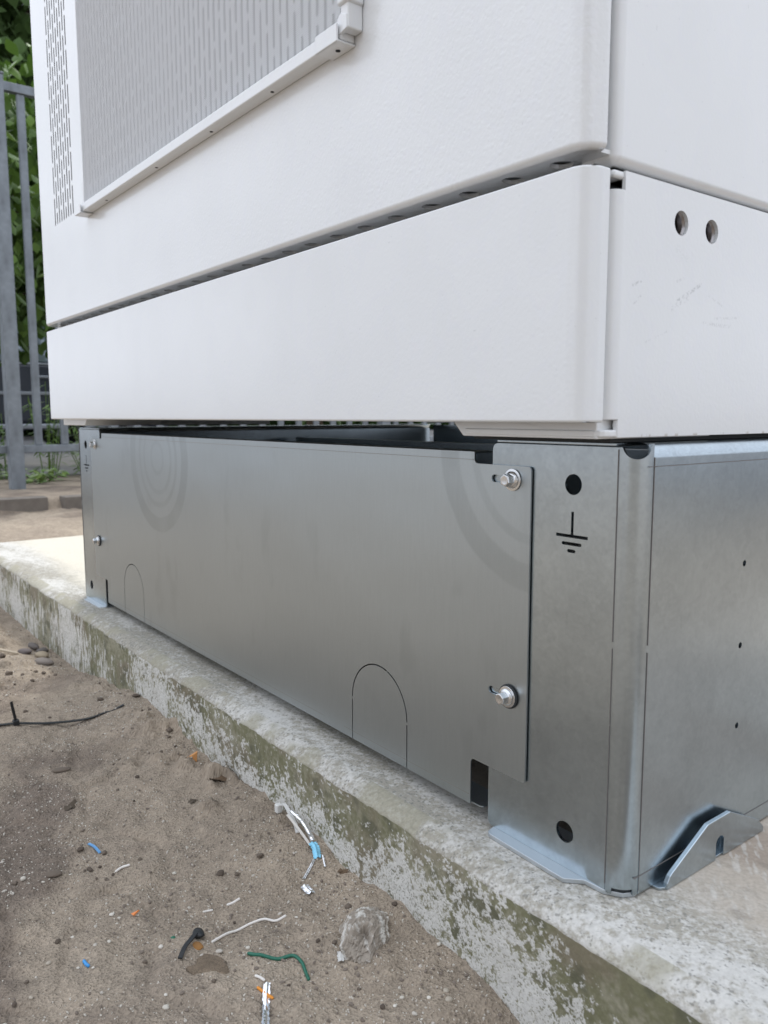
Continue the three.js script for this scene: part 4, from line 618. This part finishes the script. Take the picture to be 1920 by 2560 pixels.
{
  const tie = thing('cable_tie', 'long black cable tie lying across the soil with its cut end upright', 'cable tie');
  mesh('strap', flat([[-1.05, 0.34], [-1.0, 0.262, 0.001], [-0.9865, 0.2404, 0.002], [-0.9628, 0.1973, 0.002], [-0.935, 0.142, 0.001], [-0.9217, 0.1189, -0.002], [-0.916, 0.1052, -0.002], [-0.912, 0.09, 0.001]], 0.0065, 0.0016), black, tie);
  const [hx, hy, hz] = on(-0.9865, 0.2404, 0.001); const hd = mesh('locking_head', boxUV(new RoundedBoxGeometry(0.0105, 0.0085, 0.009, 2, 0.0012)).translate(hx, hy + 0.004, hz), black, tie);
  mesh('cut_tail', boxUV(new RoundedBoxGeometry(0.0012, 0.034, 0.0055, 1, 0.0004)).translate(0, 0.017, 0).rotateZ(0.1).rotateX(0.12).rotateY(0.6).translate(hx, hy + 0.006, hz), black, tie);
}
{
  const t = thing('cable_tie', 'short black cable tie end with a crumpled head on an orange stain', 'cable tie');
  mesh('strap', flat([[-0.3225, 0.225, 0.005], [-0.3153, 0.2348, 0.003], [-0.307, 0.2443, 0.002], [-0.2966, 0.2537, 0.001]], 0.0042, 0.0013), black, t);
  const [x, y, z] = on(-0.3235, 0.2235, 0.004); mesh('locking_head', boxUV(lump(0.0062, 41, 0.9, 0.6, 1).toNonIndexed()).translate(x, y, z), black, t);
  const r = mesh('rusty_crumb', lump(0.006, 44, 0.6, 0.3, 3), std([0.3, 0.15, 0.05], { roughness: 1 })); r.position.set(...on(-0.31, 0.2305, 0)); tag(r, 'rust orange crumb of soil under the short black tie', 'clod');
}
{
  const t = thing('cable_tie', 'white cable tie end curled on the soil against the slab', 'cable tie');
  const p = [[-0.4462, 0.0625, 0.01], [-0.436, 0.0605, 0.012], [-0.4266, 0.0605, 0.01], [-0.408, 0.063, 0.006], [-0.3926, 0.069, 0.002]];
  mesh('strap', flat(p, 0.0045, 0.0013), nylon, t); const [x, y, z] = on(-0.4475, 0.063, 0.007); mesh('locking_head', boxUV(new RoundedBoxGeometry(0.0075, 0.0105, 0.007, 2, 0.0012)).translate(x, y, z), nylon, t);
}
tag(mesh('wire_offcut', wire([[-0.3069, 0.2165], [-0.3113, 0.1985], [-0.3122, 0.1876], [-0.3108, 0.1734], [-0.3053, 0.1612], [-0.2964, 0.153], [-0.2932, 0.1438]], 0.00125), whitePvc), 'long thin white wire offcut curving over the soil', 'wire');
tag(mesh('wire_offcut', wire([[-0.2671, 0.1985], [-0.2614, 0.1955], [-0.2577, 0.1915], [-0.2455, 0.1799], [-0.239, 0.1672], [-0.2278, 0.1646], [-0.219, 0.1658], [-0.2088, 0.1691]], 0.0016), std([0.015, 0.135, 0.085], { roughness: 0.4 })), 'wavy green wire offcut lying on the soil', 'wire');
tag(mesh('wire_offcut', wire([[-0.2219, 0.2132, 0.001], [-0.2127, 0.2112, 0.001], [-0.2035, 0.2091, 0]], 0.0013), std([0.72, 0.27, 0.03], { roughness: 0.45 })), 'short orange wire offcut under the silver foil strip', 'wire');
tag(mesh('wire_offcut', wire([[-0.2366, 0.2074], [-0.231, 0.2062], [-0.225, 0.2054]], 0.0013), whitePvc), 'short white wire offcut above the silver foil strip', 'wire');
tag(mesh('wire_offcut', flat([[-0.5631, 0.2552], [-0.5532, 0.2518, 0.002], [-0.542, 0.2487]], 0.003, 0.0012), std([0.16, 0.38, 0.68], { roughness: 0.4 })), 'light blue wire sleeve on the soil beside dark clods', 'wire');
tag(mesh('wire_offcut', wire([[-0.3569, 0.3226], [-0.352, 0.322], [-0.3474, 0.3215]], 0.0016), std([0.05, 0.3, 0.68], { roughness: 0.4 })), 'stubby bright blue wire sleeve among pale pebbles', 'wire');
tag(mesh('wire_offcut', wire([[-0.4921, 0.2469], [-0.493, 0.2401, 0.001], [-0.4903, 0.2327]], 0.0014), whitePvc), 'off white wire stub near the light blue sleeve', 'wire');
tag(mesh('wire_offcut', wire([[-0.3554, 0.1767], [-0.354, 0.171], [-0.3517, 0.1653]], 0.0013), whitePvc), 'white wire stub just above the long white wire', 'wire');
tag(mesh('wire_offcut', wire([[-0.361, 0.2011], [-0.3602, 0.197], [-0.3591, 0.1924]], 0.001), whitePvc), 'very short thin white wire bit above the long white wire', 'wire');
tag(mesh('plastic_chip', boxUV(new THREE.ExtrudeGeometry(shapeOf([[0, 0], [0.005, 0.001], [0.006, 0.008], [0.003, 0.004]]), { depth: 0.0015, bevelEnabled: false }).rotateX(-0.9)), std([0.75, 0.24, 0.06], { roughness: 0.5 })), 'tiny orange plastic chip on the soil', 'chip').position.set(...on(-0.4, 0.262, 0.001));
tag(mesh('plastic_chip', lump(0.0026, 61, 0.5, 0.5), std([0.02, 0.14, 0.08], { roughness: 0.5 })), 'tiny dark green plastic chip near the short black tie', 'chip').position.set(...on(-0.3427, 0.2416, 0));
const crumple = (pts, w, seed) => { // creased foil ribbon
  const c = new THREE.CatmullRomCurve3(pts.map(([x, z, u = 0]) => new THREE.Vector3(...on(x, z, 0.0015 + u)))), n = 26, m = 4, P = [], I = [], R_ = rng(seed);
  for (let i = 0; i <= n; i++) { const p = c.getPointAt(i / n), d = c.getTangentAt(i / n), s = new THREE.Vector3(-d.z, 0, d.x).normalize(); for (let j = 0; j <= m; j++) { const q = (j / m - 0.5) * w * (0.8 + 0.35 * R_()); P.push(p.x + s.x * q, p.y + R_() * w * 0.1 + (j === 2 ? w * 0.16 : 0), p.z + s.z * q); if (i && j) { const k = i * (m + 1) + j; I.push(k - m - 2, k - m - 1, k - 1, k - 1, k - m - 1, k); } } }
  const g = new THREE.BufferGeometry(); g.setAttribute('position', new THREE.Float32BufferAttribute(P, 3)); g.setIndex(I); return toCreasedNormals(g, 0.5);
};
tag(mesh('foil_strip', crumple([[-0.2187, 0.2059, 0.001], [-0.2028, 0.2157], [-0.1765, 0.2309]], 0.0062, 3), foilM), 'straight silver foil strip over the orange wire', 'foil');
{
  const t = thing('foil_strip', 'twisted silver and white foil strip with a blue tip against the slab', 'foil');
  mesh('strip', crumple([[-0.4183, 0.062, 0.016], [-0.3916, 0.062, 0.01], [-0.3668, 0.064, 0.004]], 0.006, 4), foilM, t); mesh('backing', flat([[-0.419, 0.067, 0.014], [-0.3916, 0.068, 0.006], [-0.3668, 0.068, 0.001]], 0.003, 0.0008), whitePvc, t);
  mesh('blue_tip', crumple([[-0.366, 0.066, 0.003], [-0.3568, 0.068, 0.002], [-0.3435, 0.073]], 0.009, 5), std([0.25, 0.6, 0.8], { metalness: 0.3, roughness: 0.3 }), t);
}
tag(mesh('foil_scrap', crumple([[-0.3451, 0.0767], [-0.338, 0.088], [-0.332, 0.0984]], 0.003, 6), foilM), 'thin white silver foil sliver below the blue tip', 'foil');
tag(mesh('foil_scrap', crumple([[-0.325, 0.102], [-0.3167, 0.1042, 0.001], [-0.3064, 0.1048]], 0.009, 7), foilM), 'crumpled silver foil scrap on the open soil', 'foil');
tag(mesh('foil_scrap', crumple([[-0.344, 0.066], [-0.337, 0.069], [-0.3304, 0.0715]], 0.0025, 8), foilM), 'narrow foil sliver between the blue tip and the slab', 'foil');
{
  const lm = [[0.13, 0.085, 0.05], [0.085, 0.065, 0.045]].map((c) => std(c, { roughness: 0.9, side: THREE.DoubleSide }));
  [[-0.5925, 0.069, 0.022, 0, 'curled dry brown leaf with a stalk at the slab foot'], [-0.5723, 0.1246, 0.013, 1, 'small crumpled dark leaf on open soil'], [-0.3142, 0.064, 0.011, 0, 'small folded dry leaf between foil and concrete lump'], [-0.6726, 0.2424, 0.018, 1, 'tangle of dry dark leaf scraps on the bare soil']].forEach(([x, z, s, k, l], i) => {
    const t = thing('dry_leaf', l, 'leaf', on(x, z, 0.001)); t.rotation.y = i * 1.3 + 0.4;
    mesh('blade', merge([leafGeo(s, s * 0.8, 0.3, -0.25).rotateZ(0.25), leafGeo(s * 0.75, s * 0.7, 0.2, -0.2).rotateY(0.9).rotateZ(-0.3).translate(0.001, 0.0012, 0)]), lm[k], t);
    if (!i) mesh('stalk', tube([[0, 0.003, 0], [-0.006, 0.006, -0.008], [-0.016, 0.002, -0.013]], 0.0007, 14, 5), std([0.36, 0.29, 0.2], { roughness: 0.9 }), t);
  });
  const p = mesh('paper_scrap', crumple([[-0.212, 0.132], [-0.207, 0.1355, 0.001], [-0.2005, 0.139]], 0.006, 12), std([0.6, 0.59, 0.56], { roughness: 0.8, side: THREE.DoubleSide })); tag(p, 'torn grey white scrap below the concrete lump', 'scrap');
  const tw = mesh('twig', tube([on(-1.4785, 0.175, 0.004), on(-1.4635, 0.1556, 0.006), on(-1.45, 0.135, 0.003)], 0.003, 12, 6), std([0.5, 0.43, 0.33], { roughness: 0.9 })); tag(tw, 'pale straight twig on the soil behind the stone heap', 'twig');
}
scene.traverse((o) => { if (o.isMesh) { o.castShadow = true; o.receiveShadow = true; } });
renderer.render(scene, camera);
